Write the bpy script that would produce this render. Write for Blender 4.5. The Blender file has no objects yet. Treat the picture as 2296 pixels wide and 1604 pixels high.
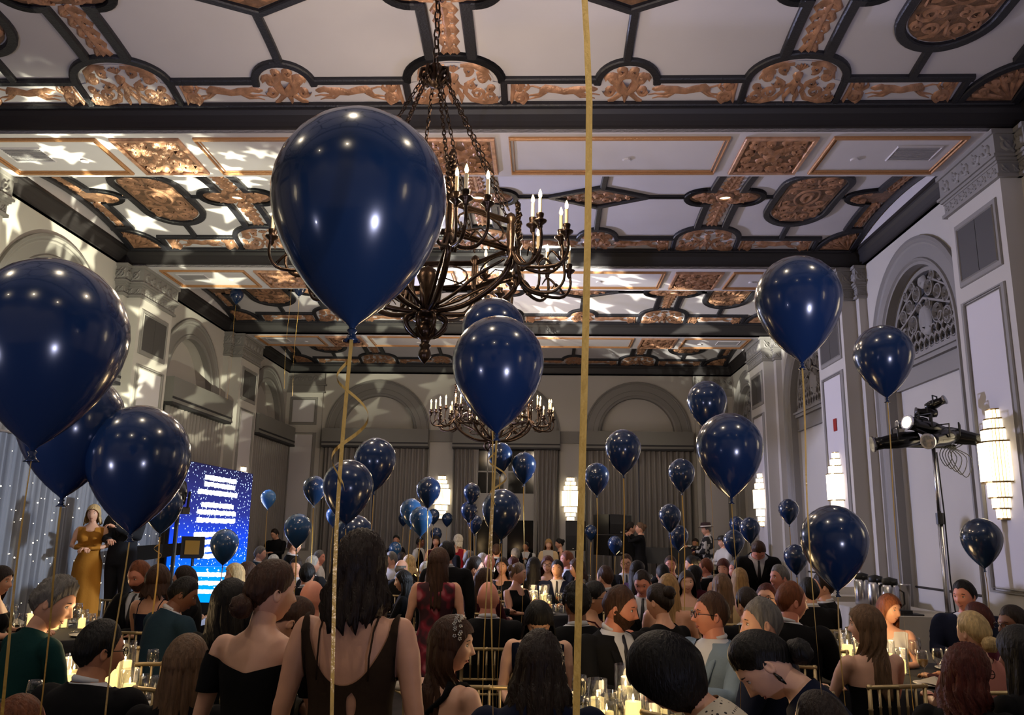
import bpy, bmesh, math, random
import numpy as np
from mathutils import Vector, Matrix
random.seed(7); rng = np.random.default_rng(7)
SC = bpy.context.scene
COL = SC.collection
PI = math.pi

# ---------------------------------------------------------------- camera, light, exposure
FPX, PITCH, YAW, ROLL = 1842.06, .2106, -.0375, .0155
CAM = np.array([.938, 0., 1.72])
def cam_axes():
    cy, sy = math.cos(YAW), math.sin(YAW)
    F = np.array([sy*math.cos(PITCH), cy*math.cos(PITCH), math.sin(PITCH)])
    R = np.array([cy, -sy, 0.]); U = np.cross(R, F)
    return math.cos(ROLL)*R+math.sin(ROLL)*U, -math.sin(ROLL)*R+math.cos(ROLL)*U, F
CR, CU, CF = cam_axes()
cd = bpy.data.cameras.new('camera'); cam = bpy.data.objects.new('camera', cd); COL.objects.link(cam)
cd.sensor_fit = 'HORIZONTAL'; cd.sensor_width = 36; cd.lens = 36*FPX/2296; cd.clip_start = .05; cd.clip_end = 100
cam.matrix_world = Matrix(((CR[0], CU[0], -CF[0], CAM[0]), (CR[1], CU[1], -CF[1], CAM[1]), (CR[2], CU[2], -CF[2], CAM[2]), (0, 0, 0, 1)))
SC.camera = cam
def at(u, v, X=None, Y=None, Z=None):
    "a photo pixel and one world coordinate give the world point"
    d = CF+CR*(u-1148)/FPX+CU*(802-v)/FPX
    t = (X-CAM[0])/d[0] if X is not None else Y/d[1] if Y is not None else (Z-CAM[2])/d[2]
    return CAM+d*t

w = bpy.data.worlds.new('world'); SC.world = w; w.use_nodes = True
w.node_tree.nodes['Background'].inputs[0].default_value = (.02, .025, .05, 1)
w.node_tree.nodes['Background'].inputs[1].default_value = .3
SC.view_settings.view_transform = 'Standard'; SC.view_settings.look = 'None'
SC.view_settings.exposure = 0.0; SC.view_settings.gamma = 1.0; SC.view_settings.use_curve_mapping = False
SC.cycles.max_bounces = 6; SC.cycles.diffuse_bounces = 4; SC.cycles.glossy_bounces = 3
SC.cycles.transparent_max_bounces = 12; SC.cycles.transmission_bounces = 3
SC.cycles.caustics_reflective = False; SC.cycles.caustics_refractive = False
SC.cycles.sample_clamp_indirect = 3.0
SC.cycles.use_denoising = True

def S(r, g, b):
    f = lambda c: (c/255/12.92 if c/255 <= .04045 else ((c/255+.055)/1.055)**2.4)
    return (f(r), f(g), f(b), 1)
# light strengths, all in one place
L_SCONCE, L_BULB, L_CHAND, L_CAN, L_SCREEN, L_STAGE, L_GOBO, L_TABLE, L_FILL = 3.2, 14, 180, 46, 2.0, 1100, 4200, 9.0, 84

def light(name, typ, loc, energy, color, aim=None, **kw):
    d = bpy.data.lights.new(name, typ); o = bpy.data.objects.new(name, d); COL.objects.link(o)
    o.location = loc; d.energy = energy; d.color = color
    for k, v in kw.items(): setattr(d, k, v)
    if aim is not None: o.rotation_euler = (Vector(aim)-Vector(loc)).to_track_quat('-Z', 'Y').to_euler()
    return o

# ---------------------------------------------------------------- large lights
def gobo_spot(name, loc, aim, energy, size, scale, color, seed):
    "moving-head projector with a star gobo: the mask lives in the lamp's own space"
    o = light(name, 'SPOT', loc, energy, color, aim, spot_size=size, spot_blend=.3, shadow_soft_size=.03)
    d = o.data; d.use_nodes = True; nt = d.node_tree; N = nt.nodes; Lk = nt.links
    em = [n for n in N if n.type == 'EMISSION'][0]
    def mth(op, a, b=None, c=None):
        n = N.new('ShaderNodeMath'); n.operation = op
        for i, x in enumerate((a, b, c)):
            if x is None: continue
            if isinstance(x, (int, float)): n.inputs[i].default_value = x
            else: Lk.new(x, n.inputs[i])
        return n.outputs[0]
    tc = N.new('ShaderNodeTexCoord'); sp = N.new('ShaderNodeSeparateXYZ'); Lk.new(tc.outputs['Normal'], sp.inputs[0])
    x = mth('MULTIPLY', mth('DIVIDE', sp.outputs[0], sp.outputs[2]), scale); y = mth('MULTIPLY', mth('DIVIDE', sp.outputs[1], sp.outputs[2]), scale)
    cb = N.new('ShaderNodeCombineXYZ'); Lk.new(x, cb.inputs[0]); Lk.new(y, cb.inputs[1]); cb.inputs[2].default_value = seed
    vo = N.new('ShaderNodeTexVoronoi'); vo.voronoi_dimensions = '2D'; vo.inputs['Scale'].default_value = 1; vo.inputs['Randomness'].default_value = .8
    Lk.new(cb.outputs[0], vo.inputs['Vector'])
    vs = N.new('ShaderNodeVectorMath'); vs.operation = 'SUBTRACT'; Lk.new(cb.outputs[0], vs.inputs[0]); Lk.new(vo.outputs['Position'], vs.inputs[1])
    s2 = N.new('ShaderNodeSeparateXYZ'); Lk.new(vs.outputs[0], s2.inputs[0]); s3 = N.new('ShaderNodeSeparateColor'); Lk.new(vo.outputs['Color'], s3.inputs[0])
    dx, dy = s2.outputs[0], s2.outputs[1]
    ang = mth('ADD', mth('ADD', mth('ARCTAN2', dy, dx), 20.), mth('MULTIPLY', s3.outputs[0], 6.28))
    ln = mth('SQRT', mth('ADD', mth('MULTIPLY', dx, dx), mth('MULTIPLY', dy, dy)))
    B = PI/5; k = .42
    th = mth('ABSOLUTE', mth('SUBTRACT', mth('MODULO', ang, 2*B), B))
    den = mth('ADD', mth('MULTIPLY', mth('COSINE', th), k*math.sin(B)), mth('MULTIPLY', mth('SINE', th), 1-k*math.cos(B)))
    rr = mth('DIVIDE', mth('MULTIPLY', mth('ADD', mth('MULTIPLY', s3.outputs[1], .24), .3), k*math.sin(B)), den)
    mr = N.new('ShaderNodeMapRange'); mr.inputs['From Min'].default_value = -.02; mr.inputs['From Max'].default_value = .05; mr.inputs['To Min'].default_value = .12; mr.inputs['To Max'].default_value = 1
    Lk.new(mth('SUBTRACT', rr, ln), mr.inputs[0]); Lk.new(mr.outputs[0], em.inputs['Strength']); return o
gobo_spot('star_projector', (-3.35, 9.7, 2.3), (-4.4, 11.6, 6.0), L_GOBO*.8, 1.95, 5.2, (1, .97, .70), 0)
gobo_spot('star_projector_far', (-3.2, 9.5, 2.35), (1.9, 15.7, 6.4), L_GOBO*4.5, .58, 13, (1, .97, .8), 3)
light('stage_spot', 'SPOT', (5.0, 9.15, 3.05), L_STAGE, (1, .86, .6), (-5.0, 10.9, 1.7), spot_size=.32, spot_blend=.5, shadow_soft_size=.04)
light('drape_wash', 'SPOT', (5.0, 9.3, 3.15), L_STAGE*2.0, (.72, .84, 1), (-5.2, 10.3, 1.9), spot_size=.62, spot_blend=.5, shadow_soft_size=.05)
light('cool_fill', 'SPOT', (-4.9, 14.9, 3.3), L_FILL*30, (.62, .64, 1), (6, 11.5, 4.4), spot_size=1.7, spot_blend=.8, shadow_soft_size=.2)  # added lamp standing in for the screen's glow on the right wall
for x_ in (-2.8, 2.8): light('ceiling_fill', 'SPOT', (x_, -1.5, .35), L_FILL*7, (.66, .68, 1), (x_*.6, 3.8, 6.2), spot_size=1.5, spot_blend=.9, shadow_soft_size=.06)  # unseen spots added behind the camera to tint the ceiling lavender

# ---------------------------------------------------------------- materials
def mat(name, color, rough=.6, metal=0., emit=None, es=0., coat=0., bump=0., bscale=30., objcol=False, spec=.5, var=0., vscale=3., alpha=1., stretch=None, sheen=0.):
    m = bpy.data.materials.new(name); m.use_nodes = True; nt = m.node_tree; N = nt.nodes; Lk = nt.links
    b = N['Principled BSDF']
    b.inputs['Base Color'].default_value = color; b.inputs['Roughness'].default_value = rough
    b.inputs['Metallic'].default_value = metal; b.inputs['Specular IOR Level'].default_value = spec
    b.inputs['Coat Weight'].default_value = coat; b.inputs['Coat Roughness'].default_value = .05
    b.inputs['Alpha'].default_value = alpha; b.inputs['Sheen Weight'].default_value = sheen
    src = None
    if objcol:
        oi = N.new('ShaderNodeObjectInfo'); src = oi.outputs['Color']; Lk.new(src, b.inputs['Base Color'])
    tc = N.new('ShaderNodeTexCoord'); mp = N.new('ShaderNodeMapping'); Lk.new(tc.outputs['Object'], mp.inputs[0])
    if stretch: mp.inputs['Scale'].default_value = stretch
    if var:
        nz = N.new('ShaderNodeTexNoise'); nz.inputs['Scale'].default_value = vscale; nz.inputs['Detail'].default_value = 4
        Lk.new(mp.outputs[0], nz.inputs['Vector'])
        hs = N.new('ShaderNodeHueSaturation'); mr = N.new('ShaderNodeMapRange')
        mr.inputs['From Min'].default_value = .3; mr.inputs['From Max'].default_value = .7
        mr.inputs['To Min'].default_value = 1-var; mr.inputs['To Max'].default_value = 1+var
        Lk.new(nz.outputs[0], mr.inputs[0]); Lk.new(mr.outputs[0], hs.inputs['Value'])
        if src: Lk.new(src, hs.inputs['Color'])
        else: hs.inputs['Color'].default_value = color
        Lk.new(hs.outputs[0], b.inputs['Base Color'])
    if bump:
        nz = N.new('ShaderNodeTexNoise'); nz.inputs['Scale'].default_value = bscale; nz.inputs['Detail'].default_value = 3
        Lk.new(mp.outputs[0], nz.inputs['Vector'])
        bp = N.new('ShaderNodeBump'); bp.inputs['Strength'].default_value = bump; bp.inputs['Distance'].default_value = .01
        Lk.new(nz.outputs[0], bp.inputs['Height']); Lk.new(bp.outputs[0], b.inputs['Normal'])
    if emit is not None:
        b.inputs['Emission Color'].default_value = emit; b.inputs['Emission Strength'].default_value = es
    return m
M = {}
M['ceil'] = mat('ceiling_paint', S(196, 192, 196), .7, var=.03, vscale=1.5)
M['wall'] = mat('wall_paint', S(190, 186, 180), .75, var=.03, vscale=1.2)
M['panel'] = mat('pale_panel_paint', S(206, 202, 206), .7)
M['trim'] = mat('grey_trim_paint', S(134, 131, 128), .6, bump=.1, bscale=40)
M['dark'] = mat('charcoal_trim_paint', S(34, 34, 40), .42, bump=.6, bscale=45)
M['crown'] = mat('dark_crown_paint', S(32, 29, 31), .5)
M['gold'] = mat('copper_gilt', S(178, 134, 106), .34, metal=.3, bump=.6, bscale=40, var=.35, vscale=9)
M['gilt'] = mat('dark_gilt_ground', S(118, 88, 68), .5, metal=.1, bump=.7, bscale=55, var=.4, vscale=14)  # relief contrast put into the colour: ground darker than the raised gilt
M['frame'] = mat('gilt_moulding', S(176, 128, 86), .4, metal=.25, bump=.7, bscale=60)
M['vent'] = mat('vent_grey', S(70, 68, 68), .6)
M['ventl'] = mat('vent_light', S(150, 147, 150), .6)
M['curtain'] = mat('silver_curtain', S(128, 122, 118), .5, bump=.15, bscale=12, stretch=(1, 1, .05), sheen=.2)
M['sheer'] = mat('pale_sheer', S(170, 165, 160), .6)
M['pelmet'] = mat('grey_pelmet_fabric', S(122, 120, 116), .7)
M['braid'] = mat('dark_braid', S(44, 43, 46), .7)
M['carpet'] = mat('patterned_carpet', S(62, 56, 56), .95, var=.35, vscale=5, bump=.5, bscale=200)
M['bronze'] = mat('antique_bronze', S(60, 46, 36), .3, metal=.85, bump=.2, bscale=60, var=.3, vscale=20)
M['candle'] = mat('cream_candle_sleeve', S(226, 206, 160), .5, emit=(1, .7, .35, 1), es=.06)  # sleeve is no lamp; a faint warm glow is put into its material
M['bulb'] = mat('flame_bulb', (1, .8, .5, 1), .4, emit=(1, .62, .28, 1), es=L_BULB); M['bulb'].cycles.emission_sampling = 'NONE'
M['sconce'] = mat('lit_glass_rod', (1, .9, .7, 1), .3, emit=(1, .86, .6, 1), es=L_SCONCE)
M['sconcef'] = mat('sconce_brass', S(160, 130, 80), .35, metal=.8)
M['can'] = mat('lit_can', (1, .9, .6, 1), .4, emit=(1, .78, .42, 1), es=5); M['can'].cycles.emission_sampling = 'NONE'
M['balloon'] = mat('navy_latex', S(14, 36, 84), .2, coat=.6, spec=.6, objcol=True)
M['ribbon'] = mat('gold_ribbon', S(206, 166, 84), .34, metal=.15, bump=.3, bscale=80)
M['black'] = mat('matte_black', S(18, 18, 20), .5)
M['gloss'] = mat('gloss_black', S(14, 14, 16), .2)
M['steel'] = mat('brushed_steel', S(190, 190, 196), .25, metal=1)
M['cloth'] = mat('garment', S(20, 20, 24), .85, objcol=True, bump=.25, bscale=30, spec=.15)
M['skin'] = mat('skin', S(200, 150, 125), .5, objcol=True, var=.05, vscale=18)
M['hair'] = mat('hair', S(40, 28, 22), .5, spec=.25, objcol=True, bump=.8, bscale=26, var=.35, vscale=16, stretch=(4, 4, .5))
M['brow'] = mat('brow', S(40, 28, 24), .7)
M['eye'] = mat('eye_white', S(205, 198, 192), .3)
M['iris'] = mat('iris', S(34, 24, 20), .15)
M['lip'] = mat('lips', S(150, 78, 70), .45)
M['shirt'] = mat('shirt_cotton', S(196, 198, 206), .7)
M['tie'] = mat('tie_silk', S(20, 20, 28), .45)
M['chair'] = mat('champagne_gold_chair', S(182, 160, 118), .38, metal=.55)
M['cushion'] = mat('ivory_cushion', S(150, 142, 128), .8)
M['tcloth'] = mat('black_tablecloth', S(22, 22, 28), .85, bump=.2, bscale=9)
M['tclothw'] = mat('white_tablecloth', S(186, 178, 164), .8, bump=.2, bscale=9)
M['china'] = mat('white_china', S(220, 216, 208), .25)
M['drape'] = mat('grey_stage_drape', S(120, 126, 140), .6, sheen=.3)
M['water'] = mat('dark_window_night', S(8, 9, 14), .1)
M['wood'] = mat('white_window_paint', S(170, 166, 160), .5)
M['brass'] = mat('brass_face', S(150, 120, 60), .35, metal=.6)
M['wax'] = mat('glowing_wax', S(255, 220, 150), .5, emit=(1, .66, .22, 1), es=2.6); M['wax'].cycles.emission_sampling = 'NONE'
M['flame'] = mat('flame', (1, .7, .3, 1), .5, emit=(1, .7, .3, 1), es=30); M['flame'].cycles.emission_sampling = 'NONE'
M['fairy'] = mat('fairy_light', (1, .9, .7, 1), .5, emit=(1, .85, .6, 1), es=6); M['fairy'].cycles.emission_sampling = 'NONE'
M['white_em'] = mat('screen_text', (1, 1, 1, 1), .5, emit=(.85, .9, 1, 1), es=4)
M['winetea'] = mat('pale_wine', S(214, 170, 80), .1, alpha=.6)
M['amber'] = mat('amber_drink', S(150, 60, 24), .1, alpha=.85)
M['red'] = mat('fire_alarm_red', S(150, 30, 26), .5)
M['pearl'] = mat('crystal_silver', S(230, 228, 220), .15, metal=.6)
def glass_mat():
    m = bpy.data.materials.new('clear_glass'); m.use_nodes = True; nt = m.node_tree; N = nt.nodes; N.clear()
    o = N.new('ShaderNodeOutputMaterial'); mx = N.new('ShaderNodeMixShader'); t = N.new('ShaderNodeBsdfTransparent'); g = N.new('ShaderNodeBsdfGlossy')
    lw = N.new('ShaderNodeLayerWeight'); lw.inputs[0].default_value = .3; pw = N.new('ShaderNodeMath'); pw.operation = 'MULTIPLY_ADD'; pw.inputs[1].default_value = .6; pw.inputs[2].default_value = .05; g.inputs['Roughness'].default_value = .03
    t.inputs[0].default_value = (.93, .94, .95, 1)
    nt.links.new(lw.outputs['Facing'], pw.inputs[0]); nt.links.new(pw.outputs[0], mx.inputs[0]); nt.links.new(t.outputs[0], mx.inputs[1]); nt.links.new(g.outputs[0], mx.inputs[2]); nt.links.new(mx.outputs[0], o.inputs[0])
    return m
M['glass'] = glass_mat()
def screen_mat():
    "night-sky artwork on a lit screen: navy to bright blue, speckled with stars (object Z runs up the screen)"
    m = mat('screen_night_sky', (0, 0, 0, 1), .4, spec=.1); nt = m.node_tree; N = nt.nodes; Lk = nt.links; b = N['Principled BSDF']
    tc = N.new('ShaderNodeTexCoord'); sp = N.new('ShaderNodeSeparateXYZ'); Lk.new(tc.outputs['Object'], sp.inputs[0])
    mr = N.new('ShaderNodeMapRange'); mr.inputs['From Min'].default_value = 0; mr.inputs['From Max'].default_value = 2.2; Lk.new(sp.outputs[2], mr.inputs[0])
    cr = N.new('ShaderNodeValToRGB'); e = cr.color_ramp.elements
    e[0].position = 0; e[0].color = (.0, .22, .85, 1); e[1].position = 1; e[1].color = (.008, .008, .04, 1)
    for p, c in ((.12, (.0, .12, .8, 1)), (.35, (.004, .05, .62, 1)), (.62, (.012, .018, .16, 1))):
        x = e.new(p); x.color = c
    Lk.new(mr.outputs[0], cr.inputs[0])
    vo = N.new('ShaderNodeTexVoronoi'); vo.inputs['Scale'].default_value = 15; Lk.new(tc.outputs['Object'], vo.inputs['Vector'])
    ls = N.new('ShaderNodeMath'); ls.operation = 'LESS_THAN'; ls.inputs[1].default_value = .2; Lk.new(vo.outputs['Distance'], ls.inputs[0])
    mx = N.new('ShaderNodeMix'); mx.data_type = 'RGBA'; Lk.new(ls.outputs[0], mx.inputs[0]); Lk.new(cr.outputs[0], mx.inputs[6]); mx.inputs[7].default_value = (.7, .9, 1.3, 1)
    Lk.new(mx.outputs[2], b.inputs['Emission Color']); b.inputs['Emission Strength'].default_value = L_SCREEN
    return m
M['screen'] = screen_mat()
def pattern_mat(name, kind):
    m = mat(name, (0, 0, 0, 1), .8); nt = m.node_tree; N = nt.nodes; Lk = nt.links; b = N['Principled BSDF']
    tc = N.new('ShaderNodeTexCoord'); cr = N.new('ShaderNodeValToRGB'); e = cr.color_ramp.elements
    if kind == 'dots':
        vo = N.new('ShaderNodeTexVoronoi'); vo.inputs['Scale'].default_value = 52; vo.inputs['Randomness'].default_value = .2; Lk.new(tc.outputs['Object'], vo.inputs['Vector'])
        cr.color_ramp.interpolation = 'CONSTANT'; e[0].color = S(28, 24, 24); e[1].position = .24; e[1].color = S(196, 186, 168); Lk.new(vo.outputs['Distance'], cr.inputs[0])
    elif kind == 'floral':
        vo = N.new('ShaderNodeTexNoise'); vo.inputs['Scale'].default_value = 9; vo.inputs['Detail'].default_value = 1; Lk.new(tc.outputs['Object'], vo.inputs['Vector'])
        e[0].position = .44; e[0].color = S(52, 14, 26); e[1].position = .68; e[1].color = S(190, 110, 120); x = e.new(.56); x.color = S(132, 22, 44); Lk.new(vo.outputs[0], cr.inputs[0])
    else:
        vo = N.new('ShaderNodeTexNoise'); vo.inputs['Scale'].default_value = 12; vo.inputs['Detail'].default_value = 1; Lk.new(tc.outputs['Object'], vo.inputs['Vector'])
        cr.color_ramp.interpolation = 'CONSTANT'; e[0].color = S(24, 24, 28); e[1].position = .54; e[1].color = S(176, 172, 166); Lk.new(vo.outputs[0], cr.inputs[0])
    Lk.new(cr.outputs[0], b.inputs['Base Color']); return m
M['dots'] = pattern_mat('polka_dot_cotton', 'dots'); M['floral'] = pattern_mat('floral_silk', 'floral'); M['bold'] = pattern_mat('black_white_print', 'bold')

# ---------------------------------------------------------------- mesh helpers
class MB:
    def __init__(s): s.v = []; s.f = []; s.mi = []; s.sm = []; s.cur = 0; s.smooth = False
    def add(s, vs, fs):
        n = len(s.v); s.v += [tuple(p) for p in vs]; s.f += [tuple(n+i for i in f) for f in fs]
        s.mi += [s.cur]*len(fs); s.sm += [s.smooth]*len(fs)
    def box(s, a, b):
        (x0, y0, z0), (x1, y1, z1) = a, b
        s.add([(x0, y0, z0), (x1, y0, z0), (x1, y1, z0), (x0, y1, z0), (x0, y0, z1), (x1, y0, z1), (x1, y1, z1), (x0, y1, z1)],
              [(0, 3, 2, 1), (4, 5, 6, 7), (0, 1, 5, 4), (1, 2, 6, 5), (2, 3, 7, 6), (3, 0, 4, 7)])
    def tube(s, pts, r, n=8, closed=False, caps=True, flat=1., sub=0):
        P = [Vector(p) for p in pts]; m = len(P); rs = list(r) if isinstance(r, (list, tuple)) else [r]*m
        if sub and m > 2:    # Catmull-Rom smoothing of the path
            Q = []; q_ = []
            for i in range(m-1):
                a, b, c, d = P[max(i-1, 0)], P[i], P[i+1], P[min(i+2, m-1)]
                for k in range(sub):
                    t = k/sub; Q.append(.5*((2*b)+(c-a)*t+(2*a-5*b+4*c-d)*t*t+(3*b-a-3*c+d)*t**3)); q_.append(rs[i]*(1-t)+rs[i+1]*t)
            P = Q+[P[-1]]; rs = q_+[rs[-1]]; m = len(P)
        t0 = (P[1]-P[0]).normalized(); up = Vector((0, 0, 1)) if abs(t0.z) < .9 else Vector((1, 0, 0))
        nx = t0.cross(up).normalized(); vs = []; fs = []
        for i in range(m):
            t = (P[(i+1) % m]-P[i-1]) if closed else (P[min(i+1, m-1)]-P[max(i-1, 0)])
            if t.length < 1e-9: t = t0.copy()
            t.normalize(); nx = (nx-t*nx.dot(t)); nx = nx.normalized() if nx.length > 1e-6 else t.orthogonal().normalized(); ny = t.cross(nx)
            for k in range(n):
                a = 2*PI*k/n; vs.append(P[i]+nx*(math.cos(a)*rs[i])+ny*(math.sin(a)*rs[i]*flat))
        for i in range(m if closed else m-1):
            j = (i+1) % m
            for k in range(n): fs.append((i*n+k, i*n+(k+1) % n, j*n+(k+1) % n, j*n+k))
        if not closed and caps: fs += [tuple(range(n-1, -1, -1)), tuple((m-1)*n+k for k in range(n))]
        s.add(vs, fs)
    def lathe(s, prof, n=24, c=(0, 0, 0), a0=0, a1=2*PI, sy=1.):
        full = abs(a1-a0-2*PI) < 1e-6; m = n if full else n+1; vs = []; fs = []
        for (r, z) in prof:
            for k in range(m):
                a = a0+(a1-a0)*k/n; vs.append((c[0]+r*math.cos(a), c[1]+r*math.sin(a)*sy, c[2]+z))
        for i in range(len(prof)-1):
            for k in range(n):
                k2 = (k+1) % m if full else k+1
                fs.append((i*m+k, i*m+k2, (i+1)*m+k2, (i+1)*m+k))
        s.add(vs, fs)
    def ell(s, c, r, nu=12, nv=8):
        vs = []; fs = []
        for j in range(nv+1):
            th = PI*j/nv
            for i in range(nu):
                a = 2*PI*i/nu; vs.append((c[0]+r[0]*math.sin(th)*math.cos(a), c[1]+r[1]*math.sin(th)*math.sin(a), c[2]+r[2]*math.cos(th)))
        for j in range(nv):
            for i in range(nu): fs.append((j*nu+i, (j+1)*nu+i, (j+1)*nu+(i+1) % nu, j*nu+(i+1) % nu))
        s.add(vs, fs)
    wk = 1.; hk = 1.
    def ridge(s, pts, w, h, mp, closed=False):
        "raised tapering rib of plaster along a 2-D path, pushed out of a mapped surface: mp(x, y, height)"
        m = len(pts); ws = [q_*s.wk for q_ in (w if isinstance(w, (list, tuple)) else [w]*m)]; h = h*s.hk; vs = []; fs = []
        for i in range(m):
            a = pts[(i-1) % m] if closed or i > 0 else pts[i]; b = pts[(i+1) % m] if closed or i < m-1 else pts[i]
            dx, dy = b[0]-a[0], b[1]-a[1]; l = math.hypot(dx, dy) or 1; nx, ny = -dy/l*ws[i], dx/l*ws[i]; x, y = pts[i]
            hh = h*min(1, ws[i]/.02) if h < .2 else h
            vs += [mp(x+nx, y+ny, 0), mp(x, y, hh), mp(x-nx, y-ny, 0)]
        for i in range(m if closed else m-1):
            j = (i+1) % m; fs += [(i*3, i*3+1, j*3+1, j*3), (i*3+1, i*3+2, j*3+2, j*3+1)]
        s.add(vs, fs)
    def band(s, pts, w, h, mp, closed=False, bev=.012):
        "flat moulded rib with bevelled edges"
        m = len(pts); vs = []; fs = []
        for i in range(m):
            a = pts[(i-1) % m] if closed or i > 0 else pts[i]; b = pts[(i+1) % m] if closed or i < m-1 else pts[i]
            dx, dy = b[0]-a[0], b[1]-a[1]; l = math.hypot(dx, dy) or 1; nx, ny = -dy/l, dx/l; x, y = pts[i]; q = w/2
            for o, k in ((q, 0), (q, h-bev), (q-bev, h), (-q+bev, h), (-q, h-bev), (-q, 0)): vs.append(mp(x+nx*o, y+ny*o, k))
        for i in range(m if closed else m-1):
            j = (i+1) % m
            for k in range(5): fs.append((i*6+k, i*6+k+1, j*6+k+1, j*6+k))
        s.add(vs, fs)
    def poly(s, pts, mp, h=0., thick=0.):
        "a flat shape laid on a mapped surface (triangulated as a fan about its centroid)"
        n = len(pts); cx = sum(p[0] for p in pts)/n; cy = sum(p[1] for p in pts)/n
        vs = [mp(p[0], p[1], h) for p in pts]+[mp(cx, cy, h)]; fs = [(i, (i+1) % n, n) for i in range(n)]
        if thick:
            vs += [mp(p[0], p[1], h-thick) for p in pts]; fs += [(i, n+1+i, n+1+(i+1) % n, (i+1) % n) for i in range(n)]
        s.add(vs, fs)
    def mesh(s, name, mats):
        me = bpy.data.meshes.new(name); me.from_pydata(s.v, [], s.f)
        for m in mats: me.materials.append(m)
        if len(mats) > 1: me.polygons.foreach_set('material_index', s.mi)
        me.polygons.foreach_set('use_smooth', s.sm); me.update(); return me
    def build(s, name, mats, parent=None, loc=None):
        if not isinstance(mats, (list, tuple)): mats = [mats]
        o = bpy.data.objects.new(name, s.mesh(name, mats)); COL.objects.link(o)
        if parent: o.parent = parent
        if loc is not None: o.location = loc
        return o
def tag(o, label=None, cat=None, group=None, kind=None):
    if label: o['label'] = label
    if cat: o['category'] = cat
    if group: o['group'] = group
    if kind: o['kind'] = kind
    return o
def thing(name, label, cat, loc=(0, 0, 0), rz=0., group=None):
    o = bpy.data.objects.new(name, None); COL.objects.link(o); o.location = loc; o.rotation_euler = (0, 0, rz); o.empty_display_size = .1
    return tag(o, label, cat, group)
def inst(name, me, parent=None, loc=(0, 0, 0), rz=0., color=None, scale=None, rot=None):
    o = bpy.data.objects.new(name, me); COL.objects.link(o); o.location = loc; o.rotation_euler = rot or (0, 0, rz)
    if parent: o.parent = parent
    if color: o.color = color
    if scale: o.scale = scale
    return o
def dup(root, loc, rz=0., label=None, group=None):
    r = root.copy(); COL.objects.link(r); r.location = loc; r.rotation_euler = (0, 0, rz)
    if label: r['label'] = label
    if group: r['group'] = group
    for ch in list(root.children):
        c = ch.copy(); COL.objects.link(c); c.parent = r
        for g in list(ch.children):
            d = g.copy(); COL.objects.link(d); d.parent = c
    return r
def struct(o): o['kind'] = 'structure'; return o
def arc(cx, cy, r, a0, a1, n=12, ry=None):
    ry = r if ry is None else ry
    return [(cx+r*math.cos(a0+(a1-a0)*i/n), cy+ry*math.sin(a0+(a1-a0)*i/n)) for i in range(n+1)]
def spiral(x, y, r, turns, a0, d=1, n=16):
    return [(x+r*(1-.85*i/n)*math.cos(a0+d*turns*2*PI*i/n), y+r*(1-.85*i/n)*math.sin(a0+d*turns*2*PI*i/n)) for i in range(n+1)]

# ---------------------------------------------------------------- the room: half width 6.06, beams across it every 4.7 m
HX = 6.06; ZS = 5.97
BEAMS = [(-1.14, -.02), (3.53, 4.65), (8.2, 9.32), (12.87, 14.09), (17.58, 18.78)]
BAYS = [(-4.6, -1.14), (-.02, 3.53), (4.65, 8.2), (9.32, 12.87), (14.09, 17.58), (18.78, 22.16)]
YB, YR = 22.16, -4.6
m = MB(); m.box((-6.6, -5, -.1), (6.6, 22.8, 0)); floor = struct(m.build('floor', M['carpet']))
# ceiling: one shallow vault per bay, panelled with dark ribs and gilded plaster
def vz(y): return .30+.21*(1-min(1, abs(y)/1.65)**2)
def mpc(x, y, h): return (x, y, vz(y)-h)
m = MB(); m.box((-6.4, -5, 6.62), (6.4, 22.7, 6.72)); ceiling = struct(m.build('ceiling', M['ceil']))
m = MB(); ny = 24
for i in range(ny):
    a, b = -1.75+3.5*i/ny, -1.75+3.5*(i+1)/ny
    m.smooth = True; m.add([(-5.98, a, vz(a)), (5.98, a, vz(a)), (5.98, b, vz(b)), (-5.98, b, vz(b))], [(0, 1, 2, 3)])
    m.smooth = False
    for sx in (-1, 1): m.add([(sx*5.965, a, .28), (sx*5.965, b, .28), (sx*5.965, b, vz(b)+.01), (sx*5.965, a, vz(a)+.01)], [(0, 1, 2, 3)])
me_vault = m.mesh('vault', [M['ceil']])
m = MB(); prof = [(0, 0), (0, .04), (.018, .05), (.02, .075), (.03, .12), (.05, .19), (.078, .235), (.082, .26), (.1, .27), (.1, .31)]
for (o0, z0), (o1, z1) in zip(prof[:-1], prof[1:]):
    c = lambda o, z: [(-HX+o, -1.75+o, z), (HX-o, -1.75+o, z), (HX-o, 1.75-o, z), (-HX+o, 1.75-o, z)]
    m.add(c(o0, z0)+c(o1, z1), [(k, (k+1) % 4, 4+(k+1) % 4, 4+k) for k in range(4)])
me_crown = m.mesh('crown_moulding', [M['crown']])
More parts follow.
